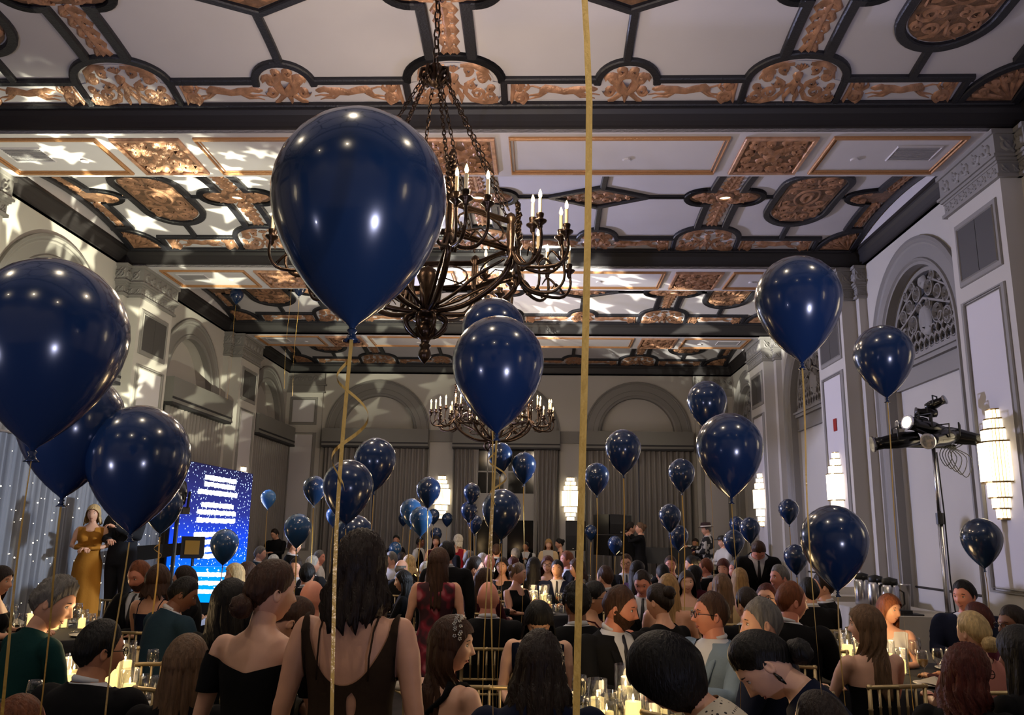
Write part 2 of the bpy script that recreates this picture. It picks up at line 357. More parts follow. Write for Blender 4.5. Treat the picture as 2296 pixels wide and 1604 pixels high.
# ribs
def flip4(paths):
    out = []
    for p, c in paths:
        for sx in (1, -1):
            for sy in (1, -1): out.append(([(sx*x, sy*y) for x, y in p], c))
    return out
def seg(x0, y0, x1, y1, n=None):
    n = n or max(1, int(abs(y1-y0)/.12)); return [(x0+(x1-x0)*i/n, y0+(y1-y0)*i/n) for i in range(n+1)]
R = []
for a, b in ((.5, 1.52), (2.08, 3.05), (4.0, 5.32)): R.append((seg(a, 1.305, b, 1.305), .075))
for x in (.515, 3.03, 4.03, 5.27): R.append((seg(x, 1.3, x, 1.66), .07))
for xc in (0, 3.53): R.append((arc(xc, 1.32, .5, PI, 2*PI, 20, .36), .085))
R.append((arc(1.8, 1.36, .31, PI, 2*PI, 16), .08))
R.append(([(x, y) for x, y in arc(5.95, 1.67, .62, PI, 1.5*PI, 10)], .085))
for xc in (0, 3.53):
    for s in (-1, 1):
        if xc == 0 and s < 0: continue
        R.append((seg(xc+s*.21, .2, xc+s*.21, .99), .11))
        R.append((arc(xc+s*.3, 0, .24, -PI/2*s if s > 0 else PI/2, PI/2 if s > 0 else 1.5*PI, 14, .25), .09))
        R.append((seg(xc+s*.3, .25, xc+s*.17, .25, 1), .09))
R.append((seg(5.62, .2, 5.62, 1.06), .1)); R.append((arc(5.66, 0, .4, PI/2, 1.5*PI, 14, .25), .09)); R.append((seg(5.9, 1.03, 5.6, 1.03, 1), .09))
for a, b in ((.54, 1.05), (2.42, 2.99), (4.07, 4.25), (5.13, 5.27)): R.append((seg(a, 0, b, 0, 1), .06))
R.append((seg(1.03, 0, 1.73, .34)+seg(1.73, .34, 2.43, 0)[1:], .085))
R.append((seg(1.77, .34, 1.77, 1.06), .085)); R.append((seg(4.69, .88, 4.69, 1.3), .085))
R.append((seg(4.25, 0, 4.25, .44)+[(4.69-.44*math.cos(t), .44+.44*math.sin(t)) for t in [PI*i/18 for i in range(1, 18)]]+seg(5.13, .44, 5.13, 0), .1))
R.append((seg(5.9, 0, 5.9, 1.68), .1))
m = MB()
for p, c in flip4(R): m.band(p, c, .045, mpc)
for sy in (1, -1): m.band([(-5.9, sy*1.655), (5.9, sy*1.655)], .05, .05, mpc)
me_ribs = m.mesh('ceiling_rib', [M['dark']])
# gilded plaster pieces, in bay coordinates for the +x +y quarter
def leafstem(m, x, y0, y1, w, mp, n=5):
    m.ridge([(x, y0+(y1-y0)*i/8) for i in range(9)], [w*.25]*9, .025, mp)
    for i in range(n):
        y = y0+(y1-y0)*(i+.3)/n; d = (y1-y0)/n; q = w*(1-.45*i/n)
        for s in (-1, 1):
            m.ridge([(x, y), (x+s*q*.5, y+d*.15), (x+s*q, y+d*.7), (x+s*q*.75, y+d*1.1)], [.012, .028, .022, .006], .022, mp)
            m.ridge(spiral(x+s*q*.55, y+d*.55, q*.28, 1.0, 0, s, 10), [.012]*11, .018, mp)
def orn_dome(xc):
    m = MB(); m.wk = 1.35; m.hk = 1.5; m.cur = 1
    base = [(xc-.46, 1.64), (xc-.46, 1.345), (xc-.40, 1.345)]+[(xc-.41*math.cos(t), 1.33-.27*math.sin(t)) for t in [PI*i/14 for i in range(1, 14)]]+[(xc+.40, 1.345), (xc+.46, 1.345), (xc+.46, 1.64)]
    m.poly(base, mpc, .012)
    m.cur = 0; m.smooth = True
    for s in (-1, 1):
        for (x, y, r, t, a, d) in ((.37, 1.54, .085, 1.6, 0, 1), (.37, 1.41, .05, 1.2, 3, -1), (.23, 1.49, .08, 1.4, 1.5, -1), (.29, 1.27, .075, 1.4, 4, 1), (.15, 1.17, .06, 1.3, 2, -1), (.17, 1.36, .055, 1.3, 0, 1)):
            m.ridge(spiral(xc+s*x, y, r, t, a if s > 0 else PI-a, d*s, 14), [.024]*8+[.018]*7, .03, mpc)
        m.ridge([(xc+s*.44, 1.60), (xc+s*.3, 1.62), (xc+s*.16, 1.58), (xc+s*.1, 1.48), (xc+s*.12, 1.36), (xc+s*.22, 1.28)], [.02, .03, .034, .03, .026, .012], .03, mpc)
        m.ridge([(xc+s*.38, 1.3), (xc+s*.33, 1.19), (xc+s*.22, 1.11), (xc+s*.08, 1.09)], [.012, .03, .03, .014], .03, mpc)
        m.ridge([(xc+s*.03, 1.36), (xc+s*.1, 1.42), (xc+s*.08, 1.5)], [.018, .022, .01], .03, mpc)
        m.ridge([(xc+s*.02, 1.44), (xc+s*.06, 1.54), (xc+s*.05, 1.62)], [.026, .03, .012], .035, mpc)
    m.ridge([(xc, 1.3), (xc, 1.36), (xc, 1.47)], [.03, .05, .035], .05, mpc); m.ridge(arc(xc, 1.26, .025, 0, 2*PI, 8), .028, .045, mpc)
    for a in (-.8, -.4, 0, .4, .8): m.ridge([(xc, 1.19), (xc+.09*math.sin(a), 1.19-.1*math.cos(a))], [.01, .022], .025, mpc)
    return m.mesh('gilded_dome_panel', [M['gold'], M['ceil']])
def orn_cross(xc, half=False):
    m = MB(); m.wk = 1.35; m.hk = 1.5; m.cur = 1
    if half: m.poly([(5.86, .2), (5.62, .2)]+arc(5.64, 0, .34, PI/2, 1.5*PI, 12, .2)+[(5.62, -.2), (5.86, -.2)], mpc, .012)
    else: m.poly([(xc+.3+.2*math.cos(t), .2*math.sin(t)) for t in [-PI/2+PI*i/8 for i in range(9)]]+[(xc-.3+.2*math.cos(t), .2*math.sin(t)) for t in [PI/2+PI*i/8 for i in range(9)]], mpc, .012)
    m.cur = 0; m.smooth = True
    for s in (-1, 1):
        for sy in (-1, 1):
            if half:
                if s > 0: continue
                cx = 5.66
            else: cx = xc
            m.ridge(spiral(cx+s*.3, sy*.08, .075, 1.5, sy*1.5, s*sy, 14), .022, .03, mpc)
            m.ridge(spiral(cx+s*.14, sy*.13, .055, 1.2, sy*2.5, -s*sy, 12), .018, .028, mpc)
            m.ridge([(cx+s*.08, sy*.2), (cx+s*.2, sy*.17), (cx+s*.4, sy*.04), (cx+s*.46, 0)], [.01, .022, .024, .01], .03, mpc)
    X = 5.76 if half else xc; W = .07 if half else .11
    for sy in (-1, 1):
        leafstem(m, X, sy*.2, sy*.93, W, mpc, 5)
        m.ridge([(X-W*.8, sy*.3), (X, sy*.24), (X+W*.8, sy*.3)], .02, .028, mpc)
    if not half: m.ridge(arc(xc, 0, .105, 0, 2*PI, 16), .02, .04, mpc)
    return m.mesh('gilded_cross_panel', [M['gold'], M['gilt']])
def orn_stadium():
    m = MB(); m.wk = 1.35; m.hk = 1.5; m.cur = 1
    m.poly([(4.69+.37*math.cos(t), (.44 if math.sin(t) >= 0 else -.44)+.37*math.sin(t)) for t in [2*PI*(i+.5)/32 for i in range(32)]], mpc, .012)
    m.cur = 0; m.smooth = True
    m.ridge(arc(4.69, 0, .16, 0, 2*PI, 20, .27), .02, .03, mpc); m.ridge(arc(4.69, 0, .06, 0, 2*PI, 10, .14), .035, .035, mpc)
    for sx in (-1, 1):
        for sy in (-1, 1):
            for x, y, r, a in ((.22, .42, .1, 0), (.13, .62, .09, 2), (.25, .18, .07, 1), (.1, .4, .07, 4), (.26, .58, .06, 5)):
                m.ridge(spiral(4.69+sx*x, sy*y, r, 1.4, a if sx > 0 else PI-a, sx*sy, 14), .024, .03, mpc)
            m.ridge([(4.69+sx*.02, sy*.28), (4.69+sx*.14, sy*.34), (4.69+sx*.31, sy*.3), (4.69+sx*.33, sy*.05)], [.01, .026, .02, .01], .03, mpc)
            m.ridge([(4.69, sy*.5), (4.69+sx*.05, sy*.7), (4.69+sx*.18, sy*.76)], [.026, .024, .01], .03, mpc)
    return m.mesh('gilded_oval_panel', [M['gold'], M['gilt']])
def orn_diamond():
    m = MB(); m.wk = 1.35; m.hk = 1.5; m.cur = 1; m.poly([(1.15, 0), (1.73, .28), (2.31, 0), (1.73, -.28)], mpc, .012); m.cur = 0; m.smooth = True
    for s in (-1, 1):
        for sy in (-1, 1):
            for x, y, r in ((.12, .1, .07), (.28, .07, .055), (.42, .03, .035)): m.ridge(spiral(1.73+s*x, sy*y, r, 1.4, 0 if s > 0 else PI, s*sy, 12), .016, .025, mpc)
    m.ridge(arc(1.73, 0, .05, 0, 2*PI, 10), .03, .03, mpc)
    return m.mesh('gilded_diamond_panel', [M['gold'], M['gilt']])
def orn_medal():
    m = MB(); m.wk = 1.15; m.hk = 1.4; m.smooth = True; c = 1.8; y = 1.37
    m.ridge(arc(c, y, .1, 0, 2*PI, 14, .12), .045, .04, mpc); m.ridge([(c, y-.02), (c, y+.05)], .04, .06, mpc)
    for s in (-1, 1):
        m.ridge(spiral(c+s*.15, y-.06, .075, 1.4, 0 if s > 0 else PI, -s, 12), .024, .03, mpc); m.ridge(spiral(c+s*.17, y+.1, .065, 1.4, 0 if s > 0 else PI, s, 12), .022, .03, mpc)
        m.ridge(spiral(c+s*.07, y-.17, .055, 1.2, 1, s, 10), .02, .028, mpc)
        m.ridge([(c+s*.04, y+.14), (c+s*.12, y+.22), (c+s*.18, y+.25)], [.03, .022, .008], .03, mpc)
    m.ridge([(c, y+.14), (c, y+.26)], [.04, .012], .03, mpc)
    return m.mesh('gilded_mask_medallion', [M['gold']])
def orn_end(x, s):
    m = MB(); m.wk = 1.15; m.hk = 1.4; m.smooth = True
    m.ridge(spiral(x+s*.11, 1.56, .085, 1.6, PI/2, -s, 16), .024, .03, mpc); m.ridge(spiral(x+s*.1, 1.41, .055, 1.4, -PI/2, s, 12), .02, .03, mpc)
    m.ridge([(x+s*.02, 1.63), (x+s*.04, 1.5), (x+s*.03, 1.36)], [.016, .026, .012], .028, mpc)
    m.ridge([(x+s*.16, 1.47), (x+s*.21, 1.42), (x+s*.19, 1.37)], [.018, .016, .006], .025, mpc)
    return m.mesh('gilded_scroll', [M['gold']])
def orn_dog(x, s, k=1.):
    "a running hound in relief, nose towards s"
    m = MB(); m.wk = 1.15; m.hk = 1.4; m.smooth = True; y = 1.49; P = lambda *a: [(x+s*k*u, y+v) for u, v in a]
    m.ridge(P((-.26, -.03), (-.2, -.05), (-.1, -.035), (0, -.01), (.1, -.02), (.18, -.035), (.22, -.05)), [.012, .045, .04, .028, .045, .036, .024], .035, mpc)
    m.ridge(P((.2, -.045), (.25, -.06), (.31, -.045), (.35, -.035)), [.022, .026, .018, .006], .032, mpc)
    m.ridge(P((-.25, -.05), (-.33, -.08), (-.42, -.07)), [.01, .009, .003], .02, mpc)
    for pts in (((-.22, -.02), (-.27, .04), (-.36, .05), (-.42, .075)), ((-.18, -.01), (-.25, .055), (-.33, .09), (-.38, .11)), ((.14, 0), (.22, .04), (.31, .03), (.38, .05)), ((.1, 0), (.17, .07), (.27, .075), (.33, .1))):
        m.ridge(P(*pts), [.026, .014, .008, .005], .022, mpc)
    return m.mesh('gilded_hound', [M['gold']])
def orn_fan():
    m = MB(); m.wk = 1.35; m.hk = 1.5; m.cur = 1; m.poly([(5.86, 1.63)]+arc(5.9, 1.65, .54, PI, 1.5*PI, 10), mpc, .012); m.cur = 0; m.smooth = True
    for i, a in enumerate((3.3, 3.65, 4.0, 4.35, 4.6)):
        m.ridge([(5.84, 1.6), (5.84+.28*math.cos(a), 1.6+.28*math.sin(a)), (5.86+.46*math.cos(a), 1.62+.46*math.sin(a))], [.012, .034, .014], .03, mpc)
        m.ridge(spiral(5.86+.36*math.cos(a+.15), 1.62+.36*math.sin(a+.15), .055, 1.3, a, 1, 12), .018, .028, mpc)
    return m.mesh('gilded_corner_fan', [M['gold'], M['gilt']])
DOME0, DOME1, CR0, CR1, HC, ST, DI, ME, FAN = orn_dome(0), orn_dome(3.53), orn_cross(0), orn_cross(3.53), orn_cross(5.7, True), orn_stadium(), orn_diamond(), orn_medal(), orn_fan()
ENDS = [orn_end(.57, 1), orn_end(2.97, -1), orn_end(4.09, 1), orn_end(5.22, -1)]
DOGS = [orn_dog(1.15, 1), orn_dog(2.42, -1), orn_dog(4.65, -1, .9)]
m = MB(); m.lathe([(.1, 0), (.1, .05), (.085, .05)], 20); m.cur = 1; m.lathe([(.0, .03), (.088, .03)], 20); me_can = m.mesh('can', [M['ceil'], M['can']])
for bi, (a, b) in enumerate(BAYS):
    c = (0, (a+b)/2, ZS); k = (b-a)/3.5
    o = inst('vault', me_vault, ceiling, c, scale=(1, k, 1)); inst('crown_moulding', me_crown, ceiling, c, scale=(1, k, 1))
    inst('ceiling_rib', me_ribs, ceiling, c, scale=(1, k, 1))
    if bi < 2:  # unseen bays: strong warm downlights added to brighten the nearest guests
        for x in (-3.53, 0, 3.53):
            tag(inst('recessed_light', me_can, None, (x, (a+b)/2, ZS+.51-.045)), 'unseen recessed ceiling light added behind the viewer', 'ceiling light', 'round recessed lights added behind the viewer'); light('downlight', 'SPOT', (x, (a+b)/2, ZS+.42), L_CAN*2.3, (1, .84, .62), aim=(x, (a+b)/2, 0), spot_size=2.1, spot_blend=.6, shadow_soft_size=.06)
        continue
    for sy in (1, -1):
        inst('gilded_dome_panel', DOME0, ceiling, c, scale=(1, sy*k, 1))
        for sx in (1, -1):
            inst('gilded_dome_panel', DOME1, ceiling, c, scale=(sx, sy*k, 1)); inst('gilded_mask_medallion', ME, ceiling, c, scale=(sx, sy*k, 1))
            inst('gilded_corner_fan', FAN, ceiling, c, scale=(sx, sy*k, 1))
            for e in ENDS: inst('gilded_scroll', e, ceiling, c, scale=(sx, sy*k, 1))
            for e in DOGS: inst('gilded_hound', e, ceiling, c, scale=(sx, sy*k, 1))
    inst('gilded_cross_panel', CR0, ceiling, c, scale=(1, k, 1))
    for sx in (1, -1):
        for q, nm in ((CR1, 'gilded_cross_panel'), (HC, 'gilded_half_cross'), (ST, 'gilded_oval_panel'), (DI, 'gilded_diamond_panel')): inst(nm, q, ceiling, c, scale=(sx, k, 1))
    for x in (-3.53, 0, 3.53):
        if (bi in (2, 4)) and x == 0: continue
        r = tag(inst('recessed_light', me_can, None, (x, (a+b)/2, ZS+.51-.045)), '%s recessed ceiling light in the %s cross of the %s vault' % ('lit round', {-3.53: 'left', 0: 'middle', 3.53: 'right'}[x], {2: 'nearest', 3: 'second', 4: 'third', 5: 'farthest'}[bi]), 'ceiling light', 'round recessed lights in the ceiling crosses')
        light('downlight', 'SPOT', (x, (a+b)/2, ZS+.42), L_CAN, (1, .9, .74), aim=(x, (a+b)/2, 0), spot_size=1.5, spot_blend=.6, shadow_soft_size=.06)
# beams with gilt frames on their soffits
me_sq = None
mps = lambda x, y, h: (x, y, -h)
m = MB(); m.wk = 1.3; m.hk = 1.5; m.band([(-.37, -.43), (.37, -.43), (.37, .43), (-.37, .43)], .07, .035, mps, True); m.cur = 1; m.poly([(-.36, -.42), (.36, -.42), (.36, .42), (-.36, .42)], mps, .006); m.cur = 0; m.smooth = True
for sx in (-1, 1):
    for sy in (-1, 1):
        for x, y, r, a in ((.2, .25, .1, 0), (.08, .32, .06, 2), (.27, .1, .06, 4), (.1, .12, .07, 1), (.26, .35, .04, 3)): m.ridge(spiral(sx*x, sy*y, r, 1.5, a if sx > 0 else PI-a, sx*sy, 14), .02, .03, mps)
        m.ridge([(0, sy*.08), (sx*.12, sy*.2), (sx*.3, sy*.2)], [.03, .022, .008], .03, mps)
m.ridge(arc(0, 0, .06, 0, 2*PI, 10), .035, .035, mps)
me_sq = m.mesh('gilded_square_panel', [M['gold'], M['gilt']])
def frame_mesh(w, h):
    m = MB(); m.band([(-w, -h), (w, -h), (w, h), (-w, h)], .055, .03, mps, True); m.band([(-w+.04, -h+.04), (w-.04, -h+.04), (w-.04, h-.04), (-w+.04, h-.04)], .03, .018, mps, True); return m.mesh('gilt_frame', [M['frame']])
FR = [frame_mesh(1.2, .44), frame_mesh(.71, .44)]
m = MB(); m.band([(-.24, -.17), (.24, -.17), (.24, .17), (-.24, .17)], .03, .015, mps, True); m.cur = 1
for i in range(9): m.box((-.22, -.15+i*.035, -.012), (.22, -.135+i*.035, -.002))
me_vent = m.mesh('air_vent', [M['ceil'], M['ventl']])
m = MB(); m.lathe([(.0, -.02), (.045, -.02), (.05, 0)], 14); me_spr = m.mesh('sprinkler_plate', [M['ceil']])
for bi, (a, b) in enumerate(BEAMS):
    m = MB(); m.box((-HX, a, 0), (HX, b, .5)); bm_ = m.build('beam', M['ceil'], ceiling, (0, 0, ZS))
    if bi < 2: continue
    yc = (a+b)/2
    for x in (-3.53, 0, 3.53): inst('gilded_square_panel', me_sq, ceiling, (x, yc, ZS))
    for sx in (-1, 1):
        inst('gilt_frame', FR[0], ceiling, (sx*1.76, yc, ZS)); inst('gilt_frame', FR[1], ceiling, (sx*4.8, yc, ZS))
        inst('air_vent', me_vent, ceiling, (sx*5.1, yc-.05, ZS)); inst('sprinkler_plate', me_spr, ceiling, (sx*1.9, yc+.1, ZS)); inst('sprinkler_plate', me_spr, ceiling, (sx*4.5, yc+.1, ZS))

# ---------------------------------------------------------------- walls
def arch_wall(m, mp, y0, y1, zt, yc, r, zs, depth, back=1):
    "wall plane with a round-headed opening down to the floor, its reveal, and the recessed back (slot `back`)"
    q = lambda *P: m.add([mp(*p) for p in P], [(0, 1, 2, 3)])
    q((y0, 0, 0), (yc-r, 0, 0), (yc-r, zt, 0), (y0, zt, 0)); q((yc+r, 0, 0), (y1, 0, 0), (y1, zt, 0), (yc+r, zt, 0))
    n = 24; A = [(yc-r*math.cos(PI*i/n), zs+r*math.sin(PI*i/n)) for i in range(n+1)]
    for (a, b), (c, d) in zip(A[:-1], A[1:]):
        q((a, b, 0), (c, d, 0), (c, zt, 0), (a, zt, 0)); q((a, b, 0), (c, d, 0), (c, d, -depth), (a, b, -depth))
        old = m.cur; m.cur = back; q((a, b, -depth), (c, d, -depth), (c, zs, -depth), (a, zs, -depth)); m.cur = old
    for s in (-1, 1): q((yc+s*r, 0, 0), (yc+s*r, 0, -depth), (yc+s*r, zs, -depth), (yc+s*r, zs, 0))
def arch_mould(mp, yc, zs, prof, z0, zt=None, color='trim'):
    m = MB(); m.smooth = False
    path = [(-1, 0, z0), (-1, 0, zs)]+[(-math.cos(PI*i/26), math.sin(PI*i/26), zs) for i in range(1, 26)]+[(1, 0, zs), (1, 0, z0)]
    vs = []; fs = []; k = len(prof)
    for (cx, cz, zb) in path:
        for r, h in prof: vs.append(mp(yc+cx*r, zb+cz*r, h))
    for i in range(len(path)-1):
        for j in range(k-1): fs.append((i*k+j, i*k+j+1, (i+1)*k+j+1, (i+1)*k+j))
    m.add(vs, fs); return m
APROF = [(1.44, 0), (1.44, .05), (1.40, .06), (1.37, .03), (1.345, .035), (1.32, .02), (1.15, .02), (1.135, .045), (1.11, .05), (1.09, .02), (1.052, .02), (1.052, -.1)]
def tracery(mp):
    "pierced plaster screen of scrolls and interlaced loops in the arch head"
    m = MB(); r0 = 1.04; B = lambda p, w, cl=False, h=.03: m.band(p, w, h, mp, cl, .006)
    B(arc(0, 0, 1.0, 0, PI, 28), .06); B([(-1.03, -.1), (1.03, -.1)], .06)
    for i in range(14): B(arc(-.94+i*.145, -.15, .045, PI, 2*PI, 6), .03)
    for s in (-1, 1):
        B([(s*.95, .28), (0, .62)], .035); B([(s*.83, .52), (s*.2, .86)], .03)
        for x, y, r, a in ((.35, .32, .13, 0), (.62, .22, .12, 2), (.18, .72, .11, 1), (.42, .6, .1, 3), (.63, .5, .1, 0), (.83, .3, .09, 2), (.3, .86, .07, 4), (.12, .5, .07, 5), (.52, .78, .06, 1)):
            m.ridge(spiral(s*x, y, r, 1.5, a if s > 0 else PI-a, s, 14), .022, .045, mp); B(arc(s*x, y, r*.95, 0, 2*PI, 14), .022)
    for row in range(3):
        z = -.04+row*.12; w = math.sqrt(max(0, .9-z*z))
        n = int(w/.13)
        for i in range(-n, n+1):
            if row == 2 and abs(i) < 3: continue
            x = i*.15+(.075 if row % 2 else 0)
            if abs(x) < w: B(arc(x, z+.03, .078, 0, 2*PI, 10, .09), .022)
    m.smooth = True; m.ridge(arc(0, .3, .1, 0, 2*PI, 16, .17), .06, .06, mp); m.ridge([(0, .2), (0, .42)], .09, .07, mp); m.ridge(arc(0, .85, .06, 0, 2*PI, 10), .04, .05, mp)
    return m
def panel_frame(mp, y0, y1, z0, z1, w=.085):
    m = MB(); m.band([(y0, z0), (y1, z0), (y1, z1), (y0, z1)], w, .022, mp, True); m.band([(y0+w*.4, z0+w*.4), (y1-w*.4, z0+w*.4), (y1-w*.4, z1-w*.4), (y0+w*.4, z1-w*.4)], .025, .034, mp, True); return m
def capital(x0, x1, y0, y1, zt=ZS):
    "square capital: leaf frieze, stepped moulding, second frieze; x0 is the wall side"
    m = MB(); s = 1 if x1 > x0 else -1
    for z0, z1, o in ((-.05, 0, .07), (-.28, -.05, .045), (-.31, -.28, .075), (-.345, -.31, .05), (-.37, -.345, .03), (-.49, -.37, .02), (-.53, -.49, .045)):
        X = sorted((x0, x1+s*o)); m.box((X[0], y0-o, zt+z0), (X[1], y1+o, zt+z1))
    m.smooth = True
    for (face, L, org) in ((0, y1-y0, None), (1, abs(x1-x0), y0), (2, abs(x1-x0), y1)):
        if L < .1: continue
        for (zc, hh, o) in ((-.165, .09, .045), (-.43, .045, .02)):
            n = max(2, int(L/(hh*2.1)))
            for i in range(n):
                t = (i+.5)/n*L
                if face == 0: mp = lambda a, b, h: (x1+s*(o+h), y0+a, zt+b)
                elif face == 1: mp = lambda a, b, h: (x0+s*a, y0-o-h, zt+b)
                else: mp = lambda a, b, h: (x0+s*a, y1+o+h, zt+b)
                m.ridge(spiral(t, zc, hh*.9, 1.3, i % 2*PI, 1 if i % 2 else -1, 10), hh*.2, .03, mp)
                m.ridge([(t-hh*.8, zc-hh), (t, zc-hh*.2), (t+hh*.7, zc+hh)], [.01, hh*.25, .008], .035, mp)
    return m
TW = [M['wall'], M['trim'], M['crown'], M['panel'], M['vent']]
side = {}
for sx, nm in ((-1, 'left'), (1, 'right')):
    mp = lambda y, z, h, sx=sx: (sx*(HX-h), y, z)
    m = MB()
    for bi, (a, b) in enumerate(BAYS):
        a2 = a if bi else YR-.1
        arch_wall(m, mp, a2-.6, b+.6, ZS+.3, (a+b)/2, 1.06, 4.36, .3, back=4 if sx > 0 else 0)
    W = struct(m.build('wall_'+nm, TW)); side[nm] = W
    for bi, (a, b) in enumerate(BAYS):
        yc = (a+b)/2
        if bi < 1: continue
        arch_mould(mp, yc, 4.36, APROF, 0 if sx > 0 else 0).build('arch_moulding', M['trim'], W)
        m = MB()     # recessed panel, sill and dado below the arch head
        mpb = lambda y, z, h, sx=sx: (sx*(HX+.16-h), y, z)
        y0, y1 = yc-1.06, yc+1.06
        m.add([mpb(y0, 0, 0), mpb(y1, 0, 0), mpb(y1, 4.0, 0), mpb(y0, 4.0, 0)], [(0, 1, 2, 3)])
        if sx > 0:
            m.build('niche_panel', M['wall'], W)
            m = MB()
            for z0, z1, h in ((4.16, 4.2, .14), (4.1, 4.16, .1), (3.86, 4.1, .03), (3.83, 3.86, .06)): m.add([mpb(y0, z0, 0), mpb(y0, z0, h), mpb(y1, z0, h), mpb(y1, z0, 0), mpb(y0, z1, 0), mpb(y0, z1, h), mpb(y1, z1, h), mpb(y1, z1, 0)], [(0, 1, 2, 3), (1, 5, 6, 2), (4, 7, 6, 5)])
            m.build('niche_sill', M['trim'], W)
            if bi > 1: tracery(lambda a, z, h, yc=yc: (HX+.14-h, yc+a, 4.36+z)).build('arch_screen', M['trim'], W)
            m = MB(); m.band([(y0, 1.07), (y1, 1.07)], .03, .02, mpb); m.build('chair_rail', M['crown'], W)
        else: m.build('niche_panel', M['wall'], W)
    for bi, (a, b) in enumerate(BEAMS):
        if bi < 0: continue
        X = 5.72; m = MB(); m.box(tuple(np.minimum((sx*X, a, 0), (sx*HX, b, ZS))), tuple(np.maximum((sx*X, a, 0), (sx*HX, b, ZS)))); P = m.build('pilaster', M['wall'], W)
        for s2, yy in ((-1, a), (1, b)):   # thin step strip beside the pilaster
            m = MB(); q = sorted((yy, yy+s2*.16)); m.box((min(sx*(HX-.12), sx*HX), q[0], 0), (max(sx*(HX-.12), sx*HX), q[1], ZS)); m.build('pilaster_step', M['wall'], W)
            capital(sx*HX, sx*(HX-.12), q[0], q[1]).build('side_capital', M['trim'], W)
        capital(sx*HX, sx*X, a, b).build('capital', M['trim'], W)
        mq = lambda y, z, h, sx=sx: (sx*(5.72-h), y, z)
        panel_frame(mq, a+.13, b-.17, 4.56, 5.24).build('vent_frame', M['trim'], P)
        m = MB(); m.box(tuple(np.minimum((sx*5.715, a+.17, 4.6), (sx*5.70, (a+b)/2-.025, 5.2))), tuple(np.maximum((sx*5.715, a+.17, 4.6), (sx*5.70, (a+b)/2-.025, 5.2)))); m.build('vent_door', M['vent'], P)
        m = MB(); m.box(tuple(np.minimum((sx*5.715, (a+b)/2-.015, 4.6), (sx*5.70, b-.21, 5.2))), tuple(np.maximum((sx*5.715, (a+b)/2-.015, 4.6), (sx*5.70, b-.21, 5.2)))); m.build('vent_door', M['vent'], P)
        panel_frame(mq, a+.15, b-.15, 1.2, 4.34).build('panel_frame', M['trim'], P)
        m = MB(); m.add([mq(a+.2, 1.25, .004), mq(b-.2, 1.25, .004), mq(b-.2, 4.29, .004), mq(a+.2, 4.29, .004)], [(0, 1, 2, 3)]); m.build('pale_panel', M['panel'], P)
        m = MB(); m.box(tuple(np.minimum((sx*5.68, a-.04, 0), (sx*HX, b+.04, .22))), tuple(np.maximum((sx*5.68, a-.04, 0), (sx*HX, b+.04, .22)))); m.build('plinth', M['crown'], P)
# back wall
mpw = lambda x, z, h: (x, YB-h, z)
m = MB()
for xc, x0, x1 in ((-3.52, -6.1, -1.76), (0, -1.76, 1.76), (3.52, 1.76, 6.1)): arch_wall(m, mpw, x0, x1, ZS+.3, xc, 1.06, 4.36, .22, back=0)
Wb = struct(m.build('wall_back', TW))
BPROF = [(1.44, 0), (1.44, .05), (1.41, .06), (1.385, .03), (1.37, .035), (1.35, .02), (1.2, .02), (1.185, .035), (1.07, .04), (1.052, .02), (1.0, .0), (1.0, -.2)]
for xc in (-3.52, 0, 3.52): arch_mould(mpw, xc, 4.36, BPROF, 0).build('arch_moulding', M['trim'], Wb)
for xc in (-1.76, 1.76):
    m = MB(); m.box((xc-.32, YB-.07, 4.15), (xc+.32, YB, 4.42)); m.box((xc-.34, YB-.09, 4.10), (xc+.34, YB, 4.15)); m.build('impost_band', M['trim'], Wb)
for s in (-1, 1):
    x0, x1 = sorted((s*5.06, s*6.06)); m = MB(); m.box((x0, YB-.1, 0), (x1, YB, ZS-.05)); P = m.build('corner_pilaster', M['wall'], Wb)
    m = MB()
    for z0, z1, o in ((-.3, 0, .03), (-.34, -.3, .07), (-.5, -.34, .02), (-.54, -.5, .05)): m.box((x0-o, YB-.1-o, ZS+z0-.02), (x1+o, YB, ZS+z1-.02))
    m.smooth = True
    for i in range(7): m.ridge(spiral(x0+.08+i*.14, ZS-.17, .08, 1.3, 0, 1 if i % 2 else -1, 10), .018, .03, lambda a, b, h: (a, YB-.13-h, b))
    m.build('capital', M['trim'], Wb)
    mq = lambda x, z, h: (x, YB-.1-h, z)
    for z0, z1 in ((4.55, 5.25), (1.2, 4.3)):
        panel_frame(mq, x0+.14, x1-.16, z0, z1).build('panel_frame', M['trim'], P)
        m = MB(); m.add([mq(x0+.19, z0+.05, .004), mq(x1-.21, z0+.05, .004), mq(x1-.21, z1-.05, .004), mq(x0+.19, z1-.05, .004)], [(0, 1, 2, 3)]); m.build('pale_panel', M['panel'], P)
# rear wall behind the camera, plain
m = MB(); m.box((-6.4, YR-.2, 0), (6.4, YR-.1, 6.7)); struct(m.build('wall_rear', M['wall']))
for s, nm in ((-1, 'left'), (1, 'right')):
    m = MB(); m.box(tuple(sorted((s*6.0, s*6.06)))[:1]+(-4.6, 0), (max(s*6.0, s*6.06), YB, .15)); struct(m.build('baseboard_'+nm, M['crown']))

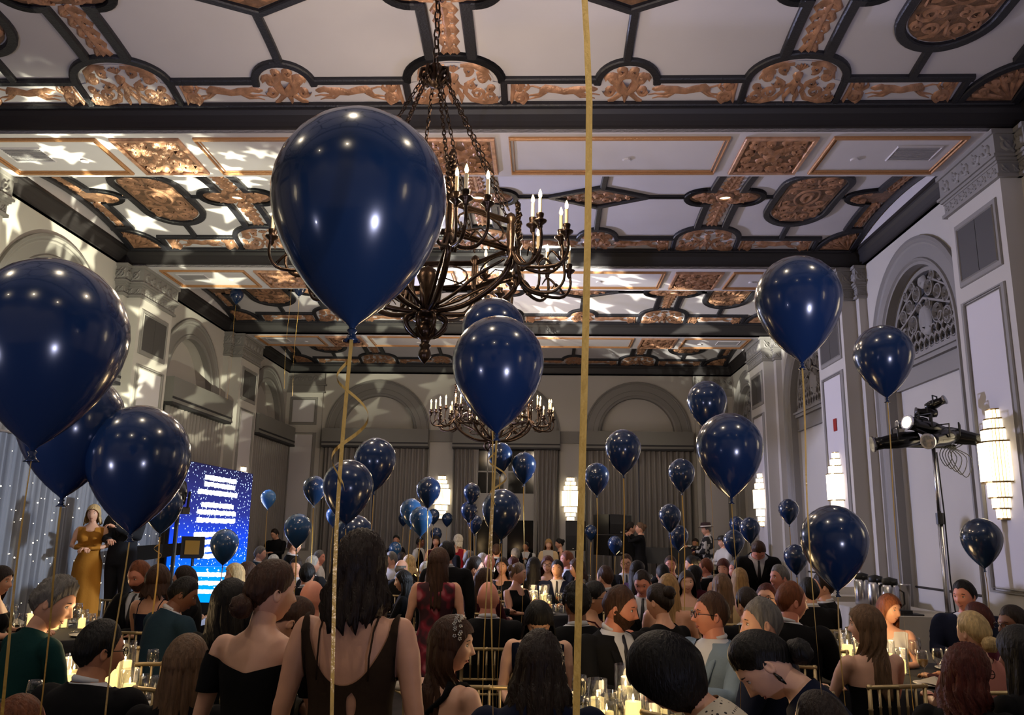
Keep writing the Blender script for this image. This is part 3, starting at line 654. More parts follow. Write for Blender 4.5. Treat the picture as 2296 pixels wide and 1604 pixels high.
# ---------------------------------------------------------------- windows, pelmets and curtains
def curtain_mesh(w, h, folds, mt, amp=.05, lean=0.):
    m = MB(); m.smooth = True; nx = folds*6; nz = 6; vs = []
    for j in range(nz+1):
        z = h*j/nz
        for i in range(nx+1):
            t = i/nx; a = amp*(1.15-.3*j/nz)
            vs.append((t*w+lean*(1-j/nz)*(1-t), a*math.sin(t*folds*2*PI+.5*math.sin(t*9+z))+.25*a*math.sin(t*folds*4.3*PI+z*.7), z))
    m.add(vs, [(j*(nx+1)+i, j*(nx+1)+i+1, (j+1)*(nx+1)+i+1, (j+1)*(nx+1)+i) for j in range(nz) for i in range(nx)])
    return m.mesh('curtain', [mt])
C_WIDE = curtain_mesh(1.34, 4.0, 9, M['curtain']); C_NARROW = curtain_mesh(.52, 4.0, 5, M['curtain'], .05, .12); C_SHEER = curtain_mesh(.16, 4.0, 3, M['sheer'], .02, .1)
def pelmet(loc, rz, lab):
    t = thing('pelmet', lab, 'pelmet', loc, rz, 'grey box pelmets over the windows')
    m = MB(); m.box((-1.43, -.3, 0), (1.43, -.02, .46)); m.build('pelmet_board', M['pelmet'], t)
    m = MB(); m.box((-1.435, -.307, .06), (1.435, -.3, .1)); m.box((-1.435, -.31, -.05), (1.435, -.05, .0)); m.build('braid_trim', M['braid'], t)
for xc, nm in ((-3.52, 'left'), (0, 'middle'), (3.52, 'right')):
    pelmet((xc, YB-.05, 3.95), 0, 'grey fabric pelmet with dark braid over the %s window of the far wall' % nm)
    if xc:
        for s in (0, 1): tag(inst('curtain', C_WIDE, None, (xc-1.36+s*1.36, YB-.2, 0)), 'closed silver grey curtain, %s half of the %s window on the far wall' % (('left', 'right')[s], nm), 'curtain', 'silver grey floor-length curtains')
    else:
        tag(inst('curtain', C_NARROW, None, (-1.38, YB-.2, 0)), 'silver grey curtain drawn to the left of the middle far window', 'curtain', 'silver grey floor-length curtains')
        tag(inst('curtain', C_NARROW, None, (1.38, YB-.2, 0), scale=(-1, 1, 1)), 'silver grey curtain drawn to the right of the middle far window', 'curtain', 'silver grey floor-length curtains')
        tag(inst('sheer_curtain', C_SHEER, None, (-.9, YB-.16, 0)), 'narrow pale sheer left of the middle far window', 'curtain'); tag(inst('sheer_curtain', C_SHEER, None, (.9, YB-.16, 0), scale=(-1, 1, 1)), 'narrow pale sheer right of the middle far window', 'curtain')
m = MB(); m.box((-1.0, YB-.09, 0), (1.0, YB-.03, .5)); m.box((-1.0, YB-.09, 2.05), (1.0, YB-.03, 2.75)); m.box((-1, YB-.09, 3.9), (1, YB-.03, 4.0))
for x in (-1, -.06, .9): m.box((x, YB-.1, 0), (x+.12, YB-.03, 4.0))
W1 = struct(m.build('window_1', M['wood']))
m = MB()
for z in (3.3,): m.box((-1, YB-.085, z), (1, YB-.05, z+.04))
for x in (-.5, .5): m.box((x-.015, YB-.085, 2.75), (x+.015, YB-.05, 3.9))
m.build('muntin', M['wood'], W1)
m = MB(); m.box((-1, YB-.05, .45), (1, YB-.04, 4)); m.build('pane', M['water'], W1)
m = MB(); m.box((-.05, YB-.12, 2.15), (.0, YB-.09, 2.3))
for bi in (2, 3, 4, 5):
    yc = (BAYS[bi][0]+BAYS[bi][1])/2; nm = {2: 'nearest', 3: 'second', 4: 'third', 5: 'farthest'}[bi]
    pelmet((-HX+.05, yc, 3.95), PI/2, 'grey fabric pelmet with dark braid over the %s window of the left wall' % nm)
    for s in (0, 1): tag(inst('curtain', C_WIDE, None, (-HX+.2, yc-1.36+s*1.36, 0), PI/2), 'closed silver grey curtain, %s half of the %s window on the left wall' % (('near', 'far')[s], nm), 'curtain', 'silver grey floor-length curtains')

# ---------------------------------------------------------------- wall sconces: stepped half-round stacks of glass rods
def sconce_parts():
    prof = [(0, .065, .085), (.065, .135, .12), (.135, .235, .155), (.235, .5, .215), (.5, .585, .165), (.585, .655, .125), (.655, .72, .09)]
    H = 1.13/.72; rods = []; br = MB()
    for z0, z1, r in prof:
        m = MB(); n = int(r*PI/.036)
        for i in range(n):
            a = PI*(i+.5)/n; m.tube([(r*math.cos(a), -r*.8*math.sin(a), z0*H+.008), (r*math.cos(a), -r*.8*math.sin(a), z1*H-.008)], r*PI/n*.37, 6)
        rods.append(m.mesh('glass_tier', [M['sconce']]))
        for z in (z0, z1):
            br.add([(r*1.06*math.cos(PI*i/12), -r*.86*math.sin(PI*i/12), z*H-.008) for i in range(13)]+[(r*1.06*math.cos(PI*i/12), -r*.86*math.sin(PI*i/12), z*H+.008) for i in range(13)]+[(0, 0, z*H)],
                   [(i, i+1, 14+i, 13+i) for i in range(12)]+[(i, i+1, 26) for i in range(12)])
    for z0, z1, r in prof: br.add([(r*.82*math.cos(PI*i/10), -r*.64*math.sin(PI*i/10), z*H) for z in (z0, z1) for i in range(11)], [(i, i+1, i+12, i+11) for i in range(10)])
    return rods, br.mesh('brass_rim', [M['sconcef']])
RODS, RIM = sconce_parts()
def sconce(loc, rz, lab):
    t = thing('wall_sconce', lab, 'wall lamp', loc, rz, 'stepped glass rod sconces')
    for me in RODS: inst('glass_tier', me, t)
    inst('brass_rim', RIM, t)
for i, (a, b) in enumerate(BEAMS):
    nm = ['behind the viewer', 'beside the viewer', 'nearest', 'second nearest', 'farthest'][i]
    for sx, sd in ((1, 'right'), (-1, 'left')):
        sconce((sx*5.72, (a+b)/2+.02, 1.94), -PI/2*sx*1.0, 'lit stepped glass sconce on the %s %s wall pilaster' % (nm, sd) if i > 1 else 'lit stepped glass sconce on the %s wall %s' % (sd, nm))
for s, sd in ((-1, 'left'), (1, 'right')): sconce((s*1.72, YB, 2.06), 0, 'lit stepped glass sconce on the far wall, %s of the middle window' % sd)
m = MB(); m.box((5.70, 13.4, 3.42), (5.716, 13.53, 3.62)); tag(m.build('fire_alarm', M['red']), 'small red fire alarm plate on the pilaster above a sconce', 'alarm')

# ---------------------------------------------------------------- chandeliers
def chain(m, p, q, r=.02):
    "real links along a line"
    P, Q = Vector(p), Vector(q); L = (Q-P).length; n = int(L/(r*3.1)); d = (Q-P)/n
    ex = d.normalized().orthogonal().normalized(); ey = d.normalized().cross(ex)
    for i in range(n):
        c = P+d*(i+.5); s = ex if i % 2 else ey
        m.tube([c+d.normalized()*(math.cos(a)*r*2.)+s*(math.sin(a)*r) for a in [2*PI*k/8 for k in range(8)]], r*.34, 4, closed=True)
m = MB(); m.smooth = True; m.lathe([(.008, -.07), (.02, -.05), (.02, -.03), (.05, -.005), (.052, .005), (.022, .008), (.026, .03), (.03, .05), (.03, .06), (.0, .06)], 12); ME_CUP = m.mesh('drip_cup', [M['bronze']])
m = MB(); m.smooth = True; m.lathe([(.0135, .05), (.0135, .18), (0, .18)], 10); ME_SLV = m.mesh('candle_sleeve', [M['candle']])
m = MB(); m.smooth = True; m.lathe([(.006, .18), (.014, .20), (.0145, .212), (.008, .238), (0, .255)], 10); ME_BLB = m.mesh('flame_bulb', [M['bulb']])
def chandelier(loc, lab):
    t = thing('chandelier', lab, 'chandelier', loc, .34)
    ZR = 4.0; V = lambda r, a, z: (r*math.cos(a), r*math.sin(a), z-loc[2])
    m = MB(); m.smooth = True; m.lathe([(.0, .02), (.16, .01), (.17, -.03), (.09, -.06), (.04, -.1), (0, -.11)], 20); m.build('ceiling_rose', M['bronze'], t)
    m = MB(); chain(m, (0, 0, -.1), V(0, 0, 5.66), .028); m.build('chain', M['bronze'], t)
    m = MB(); m.smooth = True; m.lathe([(0, .1), (.05, .08), (.09, .02), (.06, -.02), (.1, -.06), (.05, -.12), (.0, -.14)], 12, V(0, 0, 5.58))
    for k in range(8): m.tube([V(.06, k*PI/4, 5.62), V(.12, k*PI/4, 5.6), V(.13, k*PI/4, 5.53), V(.07, k*PI/4, 5.48)], .018, 5)
    m.build('chain_crown', M['bronze'], t)
    rr = .76
    for k in range(8):
        a = k*PI/4; m = MB(); chain(m, V(.09, a, 5.55), V(rr-.02, a, ZR+.2), .016); m.build('chain', M['bronze'], t)
        # straight double rail between two posts, with an oval ring set in it
        b = a+PI/4; m = MB(); p0, p1 = Vector(V(rr, a, 0)), Vector(V(rr, b, 0)); e = (p1-p0)
        for z in (ZR-.13, ZR+.1):
            for o in (-.012, .012): m.tube([p0+Vector((0, 0, z+o)), p1+Vector((0, 0, z+o))], .013, 4)
        c = (p0+p1)/2; m.tube([c+e*.38*math.cos(q)+Vector((0, 0, ZR-.015+.1*math.sin(q))) for q in [2*PI*i/16 for i in range(16)]], .009, 5, closed=True)
        m.tube([c-e*.42+Vector((0, 0, ZR-.12)), c+Vector((0, 0, ZR-.03)), c+e*.42+Vector((0, 0, ZR-.12))], .007, 4)
        m.build('rail', M['bronze'], t)
        m = MB(); m.smooth = True; m.lathe([(.0, -.2), (.03, -.18), (.045, -.14), (.03, -.1), (.036, 0), (.03, .08), (.05, .12), (.03, .16), (0, .18)], 8, V(rr, a, ZR))
        for s in (-1, 1): m.tube([V(rr, a, ZR-.1), V(rr+.02, a+s*.05, ZR-.2), V(rr-.02, a+s*.07, ZR-.27), V(rr-.03, a+s*.03, ZR-.24)], [.02, .016, .01, .004], 6, sub=3)
        m.build('post', M['bronze'], t)
        if k % 2 == 0:   # tall leafy crest
            m = MB(); m.smooth = True; rng2 = random.Random(k)
            for i in range(16):
                z = ZR+.15+i*.021; q = .08*(1-i/18); s = 1 if i % 2 else -1
                m.tube([V(rr, a, z), V(rr+rng2.uniform(-.02, .03), a+s*q*.7, z+.03), V(rr+.02, a+s*q, z+.05)], [.018, .02, .006], 5)
            m.tube([V(rr, a, ZR+.15), V(rr, a, ZR+.52)], [.025, .008], 6); m.build('leaf_crest', M['bronze'], t)
        # curved strap down to the bowl
        m = MB(); m.smooth = True
        m.tube([V(rr, a, ZR-.12), V(rr-.02, a, ZR-.28), V(rr*.78, a, ZR-.42), V(rr*.45, a, ZR-.53), V(.07, a, ZR-.55)], [.018, .024, .027, .024, .018], 7, sub=4)
        m.tube([V(rr*.93, a, ZR-.2), V(rr*.6, a, ZR-.3), V(rr*.35, a, ZR-.42), V(.08, a, ZR-.5)], [.01, .014, .014, .012], 6, sub=3)
        m.build('strap', M['bronze'], t)
        # candle cluster: three outer and one inner candle on curved branches
        for (r, da, z) in ((1.235, 0, ZR-.06), (1.12, .17, ZR-.02), (1.12, -.17, ZR-.02), (.95, 0, ZR+.04)):
            tip = V(r, a+da, z); arm = MB(); arm.smooth = True
            arm.tube([V(rr, a, ZR-.12), V(rr+.1, a+da*.3, ZR-.27), V(r-.09, a+da*.8, ZR-.31), V(r+.01, a+da, ZR-.21), tip], [.02, .016, .014, .012, .012], 7, sub=4)
            arm.tube([V(r-.05, a+da, ZR-.27), V(r-.12, a+da*.8, ZR-.19), V(r-.16, a+da*.6, ZR-.24)], [.012, .01, .004], 5, sub=3)
            arm.build('candle_arm', M['bronze'], t); c2 = inst('drip_cup', ME_CUP, t, tip); inst('candle_sleeve', ME_SLV, c2); inst('flame_bulb', ME_BLB, c2)
    m = MB(); m.smooth = True; z = ZR-.55; K = .78
    m.lathe([(p_, q_*K) for p_, q_ in [(.0, .12), (.05, .1), (.06, .02), (.12, .0), (.12, -.03), (.07, -.05), (.04, -.09), (.07, -.14), (.1, -.19), (.085, -.25), (.04, -.29), (.03, -.33), (.05, -.35), (.035, -.38), (.05, -.42), (.055, -.46), (.035, -.5), (.012, -.53), (0, -.55)]], 16, V(0, 0, z))
    for k in range(8):
        a = k*PI/4+.2; m.tube([V(.1, a, z-.02), V(.17, a, z-.06), V(.16, a, z-.13), V(.1, a, z-.19), V(.05, a, z-.21)], [.014, .02, .018, .014, .006], 6, sub=3)
        m.tube([V(.06, a, z), V(.1, a, z+.1), V(.13, a, z+.22)], [.014, .02, .006], 5)
    m.build('finial', M['bronze'], t)
    m = MB(); m.smooth = True; m.lathe([(0, .4), (.07, .36), (.09, .3), (.05, .2), (.055, .1), (.05, 0)], 12, V(0, 0, z)); m.build('bowl_stem', M['bronze'], t)
    for a in (0, PI/2, PI, 1.5*PI): light('candle_glow', 'POINT', (loc[0]+1.05*math.cos(a+.7), loc[1]+1.05*math.sin(a+.7), ZR+.25), L_CHAND/4, (1, .8, .58), shadow_soft_size=.12)
chandelier((0, 6.38, 6.46), 'large bronze chandelier of candle bulbs hanging behind the biggest balloon')
chandelier((0, 15.83, 6.46), 'distant bronze candle chandelier hanging in front of the far wall')

# ---------------------------------------------------------------- where the round tables stand: x, y, radius, description, near, candles, glasses
TABSPEC = [(1.40, 4.35, .74, 'in the front at centre', True, 7, 20)]
for (u, v, r, desc, near, nc, ng, Y_) in ((205, 1560, .8, 'in the front left corner', True, 6, 22, 0), (112, 1408, .85, 'at the left below the stage', True, 6, 22, 0), (1197, 1362, .85, 'in the middle with most candles', True, 10, 26, 0), (1975, 1498, .8, 'at the right by the gold chair', True, 6, 26, 0),
                                     (1588, 1338, .85, 'near the smiling brunette', False, 5, 14, 13.2), (712, 1374, .8, 'between the two standing women', False, 5, 12, 0), (940, 1292, .85, 'left of the floral dress far back', False, 4, 10, 15.5), (1113, 1272, .85, 'far back left of the waiter', False, 4, 10, 16.2),
                                     (1400, 1290, .85, 'far back under the singer', False, 3, 8, 16.4), (640, 1300, .85, 'far back right of the screen', False, 3, 8, 11.6)):
    p = at(u, v, Y=Y_) if Y_ else at(u, v, Z=.78); TABSPEC.append((p[0], p[1], r, desc, near, nc, ng))
# ---------------------------------------------------------------- balloons
BP = [(0, 0), (.10, .01), (.20, .045), (.30, .105), (.385, .19), (.45, .29), (.488, .40), (.5, .50), (.492, .60), (.465, .71), (.415, .83), (.345, .95), (.26, 1.06), (.17, 1.155), (.09, 1.225), (.04, 1.262), (.022, 1.28), (.016, 1.292)]
m = MB(); m.smooth = True; m.lathe([(r, 1.292-h) for r, h in BP], 40); me_bal = m.mesh('balloon_skin', [M['balloon']])
m = MB(); m.smooth = True; m.lathe([(r, 1.292-h) for r, h in BP[::2]+[BP[-1]]], 20); me_bal2 = m.mesh('balloon_skin', [M['balloon']])
m = MB(); m.smooth = True; m.lathe([(.016, 0), (.03, -.012), (.018, -.03), (.03, -.055), (.052, -.075), (.04, -.07), (.0, -.03)], 12); me_knot = m.mesh('knot', [M['balloon']])
def ribbon_mesh(L, wid, seed, dx=0., dy=0., curl=0., ang=0.):
    r = random.Random(seed); m = MB(); n = max(8, int(L/.07)); A = ang+r.uniform(-.5, .5); vs = []
    ph = r.uniform(0, 6)
    for i in range(n+1):
        s = i/n; x = dx*s+.012*math.sin(3.1*s*L+ph)*min(1, s*6); y = dy*s+.012*math.cos(2.3*s*L+ph)*min(1, s*6); z = -L*s
        a = A+curl*s*L*3+.35*math.sin(4*s*L+ph); c, q = math.cos(a)*wid/2, math.sin(a)*wid/2; vs += [(x-c, y-q, z), (x, y, z+.0006), (x+c, y+q, z)]
    m.add(vs, [(3*i+k, 3*i+k+1, 3*i+4+k, 3*i+3+k) for i in range(n) for k in (0, 1)]); m.smooth = True
    return m.mesh('ribbon', [M['ribbon']])
def curl_tail(m, seed, L=.5):
    r = random.Random(seed); n = 36; vs = []; a0 = r.uniform(0, 3)
    for i in range(n+1):
        s = i/n; a = a0+9*s; q = .006+.026*math.sin(PI*s**.8); vs += [(q*math.cos(a), q*math.sin(a), -L*s), (q*math.cos(a)+.001, q*math.sin(a), -L*s-.006)]
    m.add(vs, [(2*i, 2*i+1, 2*i+3, 2*i+2) for i in range(n)])
# (u centre, v top, width px, label, colour, ribbon bottom z)
NAVY, BLUE, SKY, DEEP = S(22, 46, 82), S(36, 78, 126), S(64, 124, 186), S(22, 44, 72)
BAL = [
 (808, 245, 388, 'biggest navy balloon, close up left of centre', DEEP, .85), (112, 578, 334, 'large navy balloon at the left edge, topmost of the three there', NAVY, .8),
 (163, 830, 222, 'navy balloon half hidden beneath the large one at the left edge', NAVY, .8), (313, 909, 221, 'big round navy balloon in front of the stage, left of the lit screen', NAVY, .8),
 (366, 1088, 84, 'navy balloon peeking out behind the big one beside the screen', NAVY, .85), (504, 1187, 62, 'teal blue balloon floating in front of the lit screen text', BLUE, .9),
 (602, 1098, 34, 'small bright blue balloon alone right of the lit screen', SKY, .9), (668, 1152, 60, 'blue balloon above the standing women, left of their heads', BLUE, .9),
 (706, 1067, 52, 'navy balloon tucked behind a larger one at left of centre', NAVY, .9), (781, 1031, 112, 'navy balloon crossed by the long gold ribbon', NAVY, .85),
 (842, 982, 93, 'navy balloon higher and right behind the ribbon-crossed one', NAVY, .85), (748, 1137, 34, 'small blue balloon below the ribbon-crossed balloon', BLUE, .9),
 (795, 1155, 86, 'navy balloon just above the wavy dark-haired woman', NAVY, .9), (922, 1118, 50, 'pale-lit blue balloon left of the lit far sconce', BLUE, .9),
 (944, 1136, 52, 'blue balloon hanging just below the pale-lit one', BLUE, .9), (961, 1069, 55, 'navy balloon at the left edge of the lit far sconce', NAVY, .9),
 (905, 1150, 24, 'tiny dark balloon left behind the pale-lit pair', NAVY, .9), (972, 1141, 28, 'tiny navy balloon under the left far sconce', NAVY, .9),
 (1003, 1150, 25, 'tiny navy balloon right of the left far sconce', NAVY, .9), (978, 1183, 27, 'tiny navy balloon above the waiters in the distance', NAVY, .9),
 (886, 1215, 30, 'small blue balloon low before the left far curtain', BLUE, .9), (1058, 1083, 38, 'upper of three small navy balloons before the middle far window', NAVY, .9),
 (1052, 1124, 38, 'middle of three small navy balloons before the middle far window', NAVY, .9), (1065, 1155, 34, 'lowest of three small navy balloons before the middle far window', NAVY, .9),
 (1122, 992, 56, 'navy balloon right under the big centre balloon', NAVY, .9), (1175, 1014, 56, 'navy balloon right of the one under the centre balloon', NAVY, .9),
 (1125, 1097, 88, 'large navy balloon low in the centre before the window', NAVY, .85), (1117, 708, 206, 'large navy balloon in the centre below the chandelier', NAVY, .8),
 (1106, 667, 142, 'navy balloon peeking above the large centre one', NAVY, .8), (1397, 963, 80, 'navy balloon in front of the right far curtain, highest there', NAVY, .85),
 (1338, 1038, 57, 'navy balloon left of the highest one at the right far curtain', NAVY, .9), (1528, 1028, 60, 'navy balloon at the right edge of the right far curtain', NAVY, .9),
 (1502, 1130, 50, 'navy balloon above the music stand of the band', NAVY, .9), (1521, 1177, 45, 'dim navy balloon behind the one above the music stand', NAVY, .9),
 (1325, 1177, 28, 'small navy balloon between the two loudspeakers', NAVY, .9), (1379, 1202, 33, 'small navy balloon below the large loudspeaker', NAVY, .9),
 (1585, 854, 88, 'navy balloon high at the right corner of the far wall', NAVY, .85), (1635, 926, 148, 'large navy balloon right of centre, below the corner one', NAVY, .8),
 (1768, 1119, 45, 'small navy balloon alone against the right wall pier', NAVY, .9), (1784, 1221, 53, 'navy balloon low beside the leaning waiter', NAVY, .9),
 (1870, 1134, 146, 'large low navy balloon at right crossed by a ribbon', NAVY, .85), (1651, 1158, 32, 'smallest of three navy balloons below the far right sconce', NAVY, .9),
 (1681, 1160, 46, 'rightmost of three navy balloons below the far right sconce', NAVY, .9), (1645, 1188, 48, 'front one of three navy balloons below the far right sconce', NAVY, .9),
 (1789, 573, 189, 'large navy balloon high on the right before the dark beam', NAVY, .8), (1980, 729, 128, 'navy balloon before the right wall arch screen', NAVY, .8),
 (2200, 1163, 86, 'navy balloon at right under the nearest wall sconce', NAVY, .85)]
RIBW = {0: .006, 27: .006, 44: .0055}
for i, (u, v, wpx, lab, colr, zb) in enumerate(BAL):
    wd = .285 if wpx > 60 else .27
    D = wd*FPX/wpx; P = at(u, v+wpx*.45, Y=D*1.0)
    Dn = float(np.dot(P-CAM, CF)); P = CAM+(P-CAM)*(D/Dn)
    zk = P[2]-(1.292-.45)*wd+.0
    t = thing('balloon', lab, 'balloon', (P[0], P[1], zk), random.Random(i).uniform(0, 6), 'helium balloons on ribbons')
    near = wpx > 60
    inst('balloon_skin', me_bal if near else me_bal2, t, color=colr, scale=(wd, wd, wd)); inst('knot', me_knot, t, color=colr, scale=(wd, wd, wd))
    zb = min([.757 for (tx, ty, tr, *_) in TABSPEC if math.hypot(P[0]-tx, P[1]-ty) < tr] or [.004])
    L = zk-zb-.017; big = D > 6
    rb = ribbon_mesh(L, RIBW.get(i, .0055 if not big else .011), i, 0, 0, .4 if i else .12, 0); inst('ribbon', rb, t, (0, 0, -.015), rz=-t.rotation_euler.z)
    if i in (0, 27, 4, 9):
        m = MB(); curl_tail(m, i, .16 if i else .2); inst('ribbon_curl', m.mesh('ribbon_curl', [M['ribbon']]), t, (0, 0, -.05), rz=-t.rotation_euler.z)
# balloon just above the frame whose ribbon hangs before the lens
P = at(1291, 0, Y=.72); t = thing('balloon', 'navy balloon out of sight overhead whose wide gold ribbon hangs down right of centre', 'balloon', (P[0], P[1], 2.42), 0, 'helium balloons on ribbons')
inst('balloon_skin', me_bal, t, color=NAVY, scale=(.285,)*3); inst('knot', me_knot, t, color=NAVY, scale=(.285,)*3); inst('ribbon', ribbon_mesh(1.62, .0062, 99, .012, 0, .0, 0), t, (0, 0, -.015))
# escaped balloons resting against the vault
for u, v, wpx, lab in ((531, 646, 34, 'escaped navy balloon resting on the ceiling of the third vault'), (672, 628, 30, 'escaped navy balloon high behind the left arm of the near chandelier'), (655, 600, 34, 'escaped navy balloon above another behind the left chandelier arm')):
    wd = .27; P = at(u, v+14, Z=6.27) ; t = thing('balloon', lab, 'balloon', (P[0], P[1], 6.26-1.292*wd+.15), 0, 'helium balloons on ribbons')
    inst('balloon_skin', me_bal2, t, color=NAVY, scale=(wd,)*3); inst('knot', me_knot, t, color=NAVY, scale=(wd,)*3); inst('ribbon', ribbon_mesh(1.9, .006, int(u), 0, 0, .5), t, (0, 0, -.01))

# ---------------------------------------------------------------- stage on the left: platform, drape, lit screen
XD = -5.25
m = MB(); m.box((-5.6, 8.3, 0), (-3.75, 13.35, .4)); st = tag(m.build('stage_platform', M['black']), 'low black stage platform along the left wall under the drape', 'stage')
m = MB(); m.smooth = True; nx = 420; nz = 5; vs = []
for j in range(nz+1):
    for i in range(nx+1):
        y = 7.4+6.0*i/nx; vs.append((XD+.035*math.sin(y*41+.7*math.sin(y*5)+j*.12)+.02*math.sin(y*97), y, .4+2.36*j/nz))
m.add(vs, [(j*(nx+1)+i, j*(nx+1)+i+1, (j+1)*(nx+1)+i+1, (j+1)*(nx+1)+i) for j in range(nz) for i in range(nx)])
t = thing('stage_drape', 'tall grey blue pleated drape behind the stage', 'drape', (0, 0, 0)); m.build('drape_cloth', M['drape'], t)
m = MB(); m.tube([(XD-.05, 7.3, 2.78), (XD-.05, 13.45, 2.78)], .025, 8)
for y in (7.35, 10.4, 13.4): m.tube([(XD-.08, y, 0), (XD-.08, y, 2.78)], .025, 8)
m.build('pipe_frame', M['steel'], t)
m = MB(); rr_ = random.Random(3)
for i in range(230):
    y = rr_.uniform(7.5, 13.3); z = rr_.uniform(.5, 2.65); s = .005 if i % 6 else .009; m.ell((XD+.07, y, z), (s, s, s), 5, 4)
tag(m.build('fairy_lights', M['fairy']), 'warm fairy lights scattered over the grey stage drape', 'fairy lights', kind='stuff')
t = thing('led_screen', 'tall lit screen of starry blue with glowing white text lines', 'screen', (-5.0, 13.45, .63))
m = MB(); m.box((-.09, 0, 0), (0, 3.42, 2.2)); m.build('screen_panel', M['screen'], t)
m = MB(); m.box((-.12, -.03, -.63), (-.09, 3.45, 2.22)); m.build('screen_back', M['black'], t)
def textline(m, y0, y1, z, h, seed, x=.006):
    "a line of overexposed lettering: word blobs with uneven tops and bottoms"
    r = random.Random(seed); y = y0
    while y < y1:
        w_ = r.uniform(.04, .09); a, b = r.uniform(.3, .5)*h, r.uniform(.35, .5)*h; m.box((x-.004, y, z-a), (x, min(y+w_+.012, y1+.02), z+b)); y += w_
lines = [(1.0, 2.5, 1.98), (1.0, 2.45, 1.86), (.75, 2.6, 1.72), (.95, 2.45, 1.5), (.8, 2.6, 1.37), (.8, 2.6, 1.23), (.75, 2.6, .98), (.85, 2.5, .85), (.95, 2.4, .72), (1.0, 2.35, .6), (.9, 2.4, .35), (.8, 2.5, .22)]
for k, (a, b, z) in enumerate(lines):
    m = MB(); textline(m, a, b, z, .095, k); m.build('text_line', M['white_em'], t)
# tilted glowing panel on a stand, repeating the screen text
P = at(440, 1290, Y=11.2)
t = thing('tilted_panel', 'tilted glowing blue panel with white text lines before the screen', 'screen', (P[0]+.28, P[1], 1.02), .06)
m = MB(); m.box((-.34, -.02, -.26), (.34, .02, .2)); m.build('panel_face', M['screen'], t)
for k in range(3):
    m = MB(); r = random.Random(k); x = -.28
    while x < .26: w_ = r.uniform(.02, .04); m.box((x, -.026, .1-k*.11-.025-r.uniform(0, .006)), (x+w_+.003, -.0205, .1-k*.11+.022+r.uniform(0, .006))); x += w_
    m.build('text_line', M['white_em'], t)
m = MB(); m.tube([(0, .04, -1.02), (0, .04, -.2)], .02, 8); m.box((-.25, -.15, -1.02), (.25, .2, -.99)); m.build('panel_stand', M['black'], t)
# black flood with brass coloured face on a stand at the stage edge
P = at(432, 1228, Y=11.6); t = thing('floodlight', 'black box floodlight with a brass face in front of the screen', 'lamp', tuple(P), .25)
m = MB(); m.box((-.13, -.02, -.13), (.13, .2, .13)); m.box((-.15, -.04, -.15), (.15, -.02, .15)); m.build('housing', M['black'], t)
m = MB(); m.box((-.095, -.052, -.095), (.095, -.04, .095)); m.build('lamp_face', M['brass'], t)
m = MB(); m.add([(-.13, .1, -.1), (-.85, .1, -.22), (-.85, .3, -.22), (-.13, .3, -.1), (-.13, .1, .06), (-.85, .1, .0), (-.85, .3, .0), (-.13, .3, .06)], [(0, 1, 2, 3), (4, 5, 6, 7), (0, 1, 5, 4), (2, 3, 7, 6), (1, 2, 6, 5)]); m.build('side_arm', M['black'], t)
m = MB(); m.tube([(0, .1, -.13), (0, .1, -P[2]+.01)], .02, 8); m.box((-.2, -.1, -P[2]), (.2, .3, -P[2]+.02)); m.build('stand', M['black'], t)

# ---------------------------------------------------------------- loudspeakers and the band
def pa(loc, rz, w_, d, h, lab, stand=None, cabs=1):
    t = thing('loudspeaker', lab, 'loudspeaker', loc, rz)
    for k in range(cabs):
        m = MB(); z = k*h; m.box((-w_/2, -d/2, z), (w_/2, d/2, z+h-.01)); m.build('cabinet', M['gloss'], t)
        m = MB(); m.add([(-w_/2+.02, -d/2-.012, z+.02), (w_/2-.02, -d/2-.012, z+.02), (w_/2-.02, -d/2-.03, z+h/2), (w_/2-.02, -d/2-.012, z+h-.03), (-w_/2+.02, -d/2-.012, z+h-.03), (-w_/2+.02, -d/2-.03, z+h/2)], [(0, 1, 2, 5), (5, 2, 3, 4)]); m.build('grille', M['black'], t)
        m = MB()
        m.box((w_/2, -.1, z+h*.35), (w_/2+.015, .1, z+h*.45)); m.box((w_/2, -.02, z+h*.25), (w_/2+.015, .02, z+h*.6)); m.build('handle', M['black'], t)
        m = MB(); m.box((-.02, -d/2-.035, z+.05), (.02, -d/2-.03, z+.07)); m.build('badge', M['china'], t)
    if stand:
        m = MB(); m.tube([(0, 0, -stand), (0, 0, 0)], .018, 8)
        for k in range(3): a = k*2*PI/3; m.tube([(0, 0, -stand+.5), (.4*math.cos(a), .4*math.sin(a), -stand+.01)], .012, 6)
        m.build('stand', M['black'], t)
pa((2.62, 19.8, 1.25), .45, .62, .72, .47, 'stacked pair of large black loudspeakers before the right far curtain', 1.25, 2)
pa((1.79, 20.6, 1.32), -.3, .4, .4, .72, 'single black loudspeaker on a stand under the far sconce', 1.32)
def mstand(x, y, lab, rz=0.):
    t = thing('music_stand', lab, 'music stand', (x, y, 0), rz); m = MB(); m.tube([(0, 0, .02), (0, 0, 1.1)], .012, 6)
    for k in range(3): a = k*2*PI/3; m.tube([(0, 0, .3), (.25*math.cos(a), .25*math.sin(a), .01)], .01, 5)
    m.build('stand', M['black'], t)
    m = MB(); m.add([(-.27, -.08, 1.1), (.27, -.08, 1.1), (.27, .12, 1.45), (-.27, .12, 1.45), (-.27, -.1, 1.1), (.27, -.1, 1.1), (.27, .1, 1.45), (-.27, .1, 1.45)], [(0, 1, 2, 3), (4, 5, 6, 7), (0, 1, 5, 4), (1, 2, 6, 5), (3, 2, 6, 7)]); m.build('desk', M['black'], t)
mstand(4.15, 19.4, 'black music stand left of the drum kit', .2); mstand(3.55, 19.2, 'black music stand beside the singer', -.3)
t = thing('drum_kit', 'drum kit with cymbals beside the guitarist in the hat', 'drum kit', (4.75, 20.2, 0))
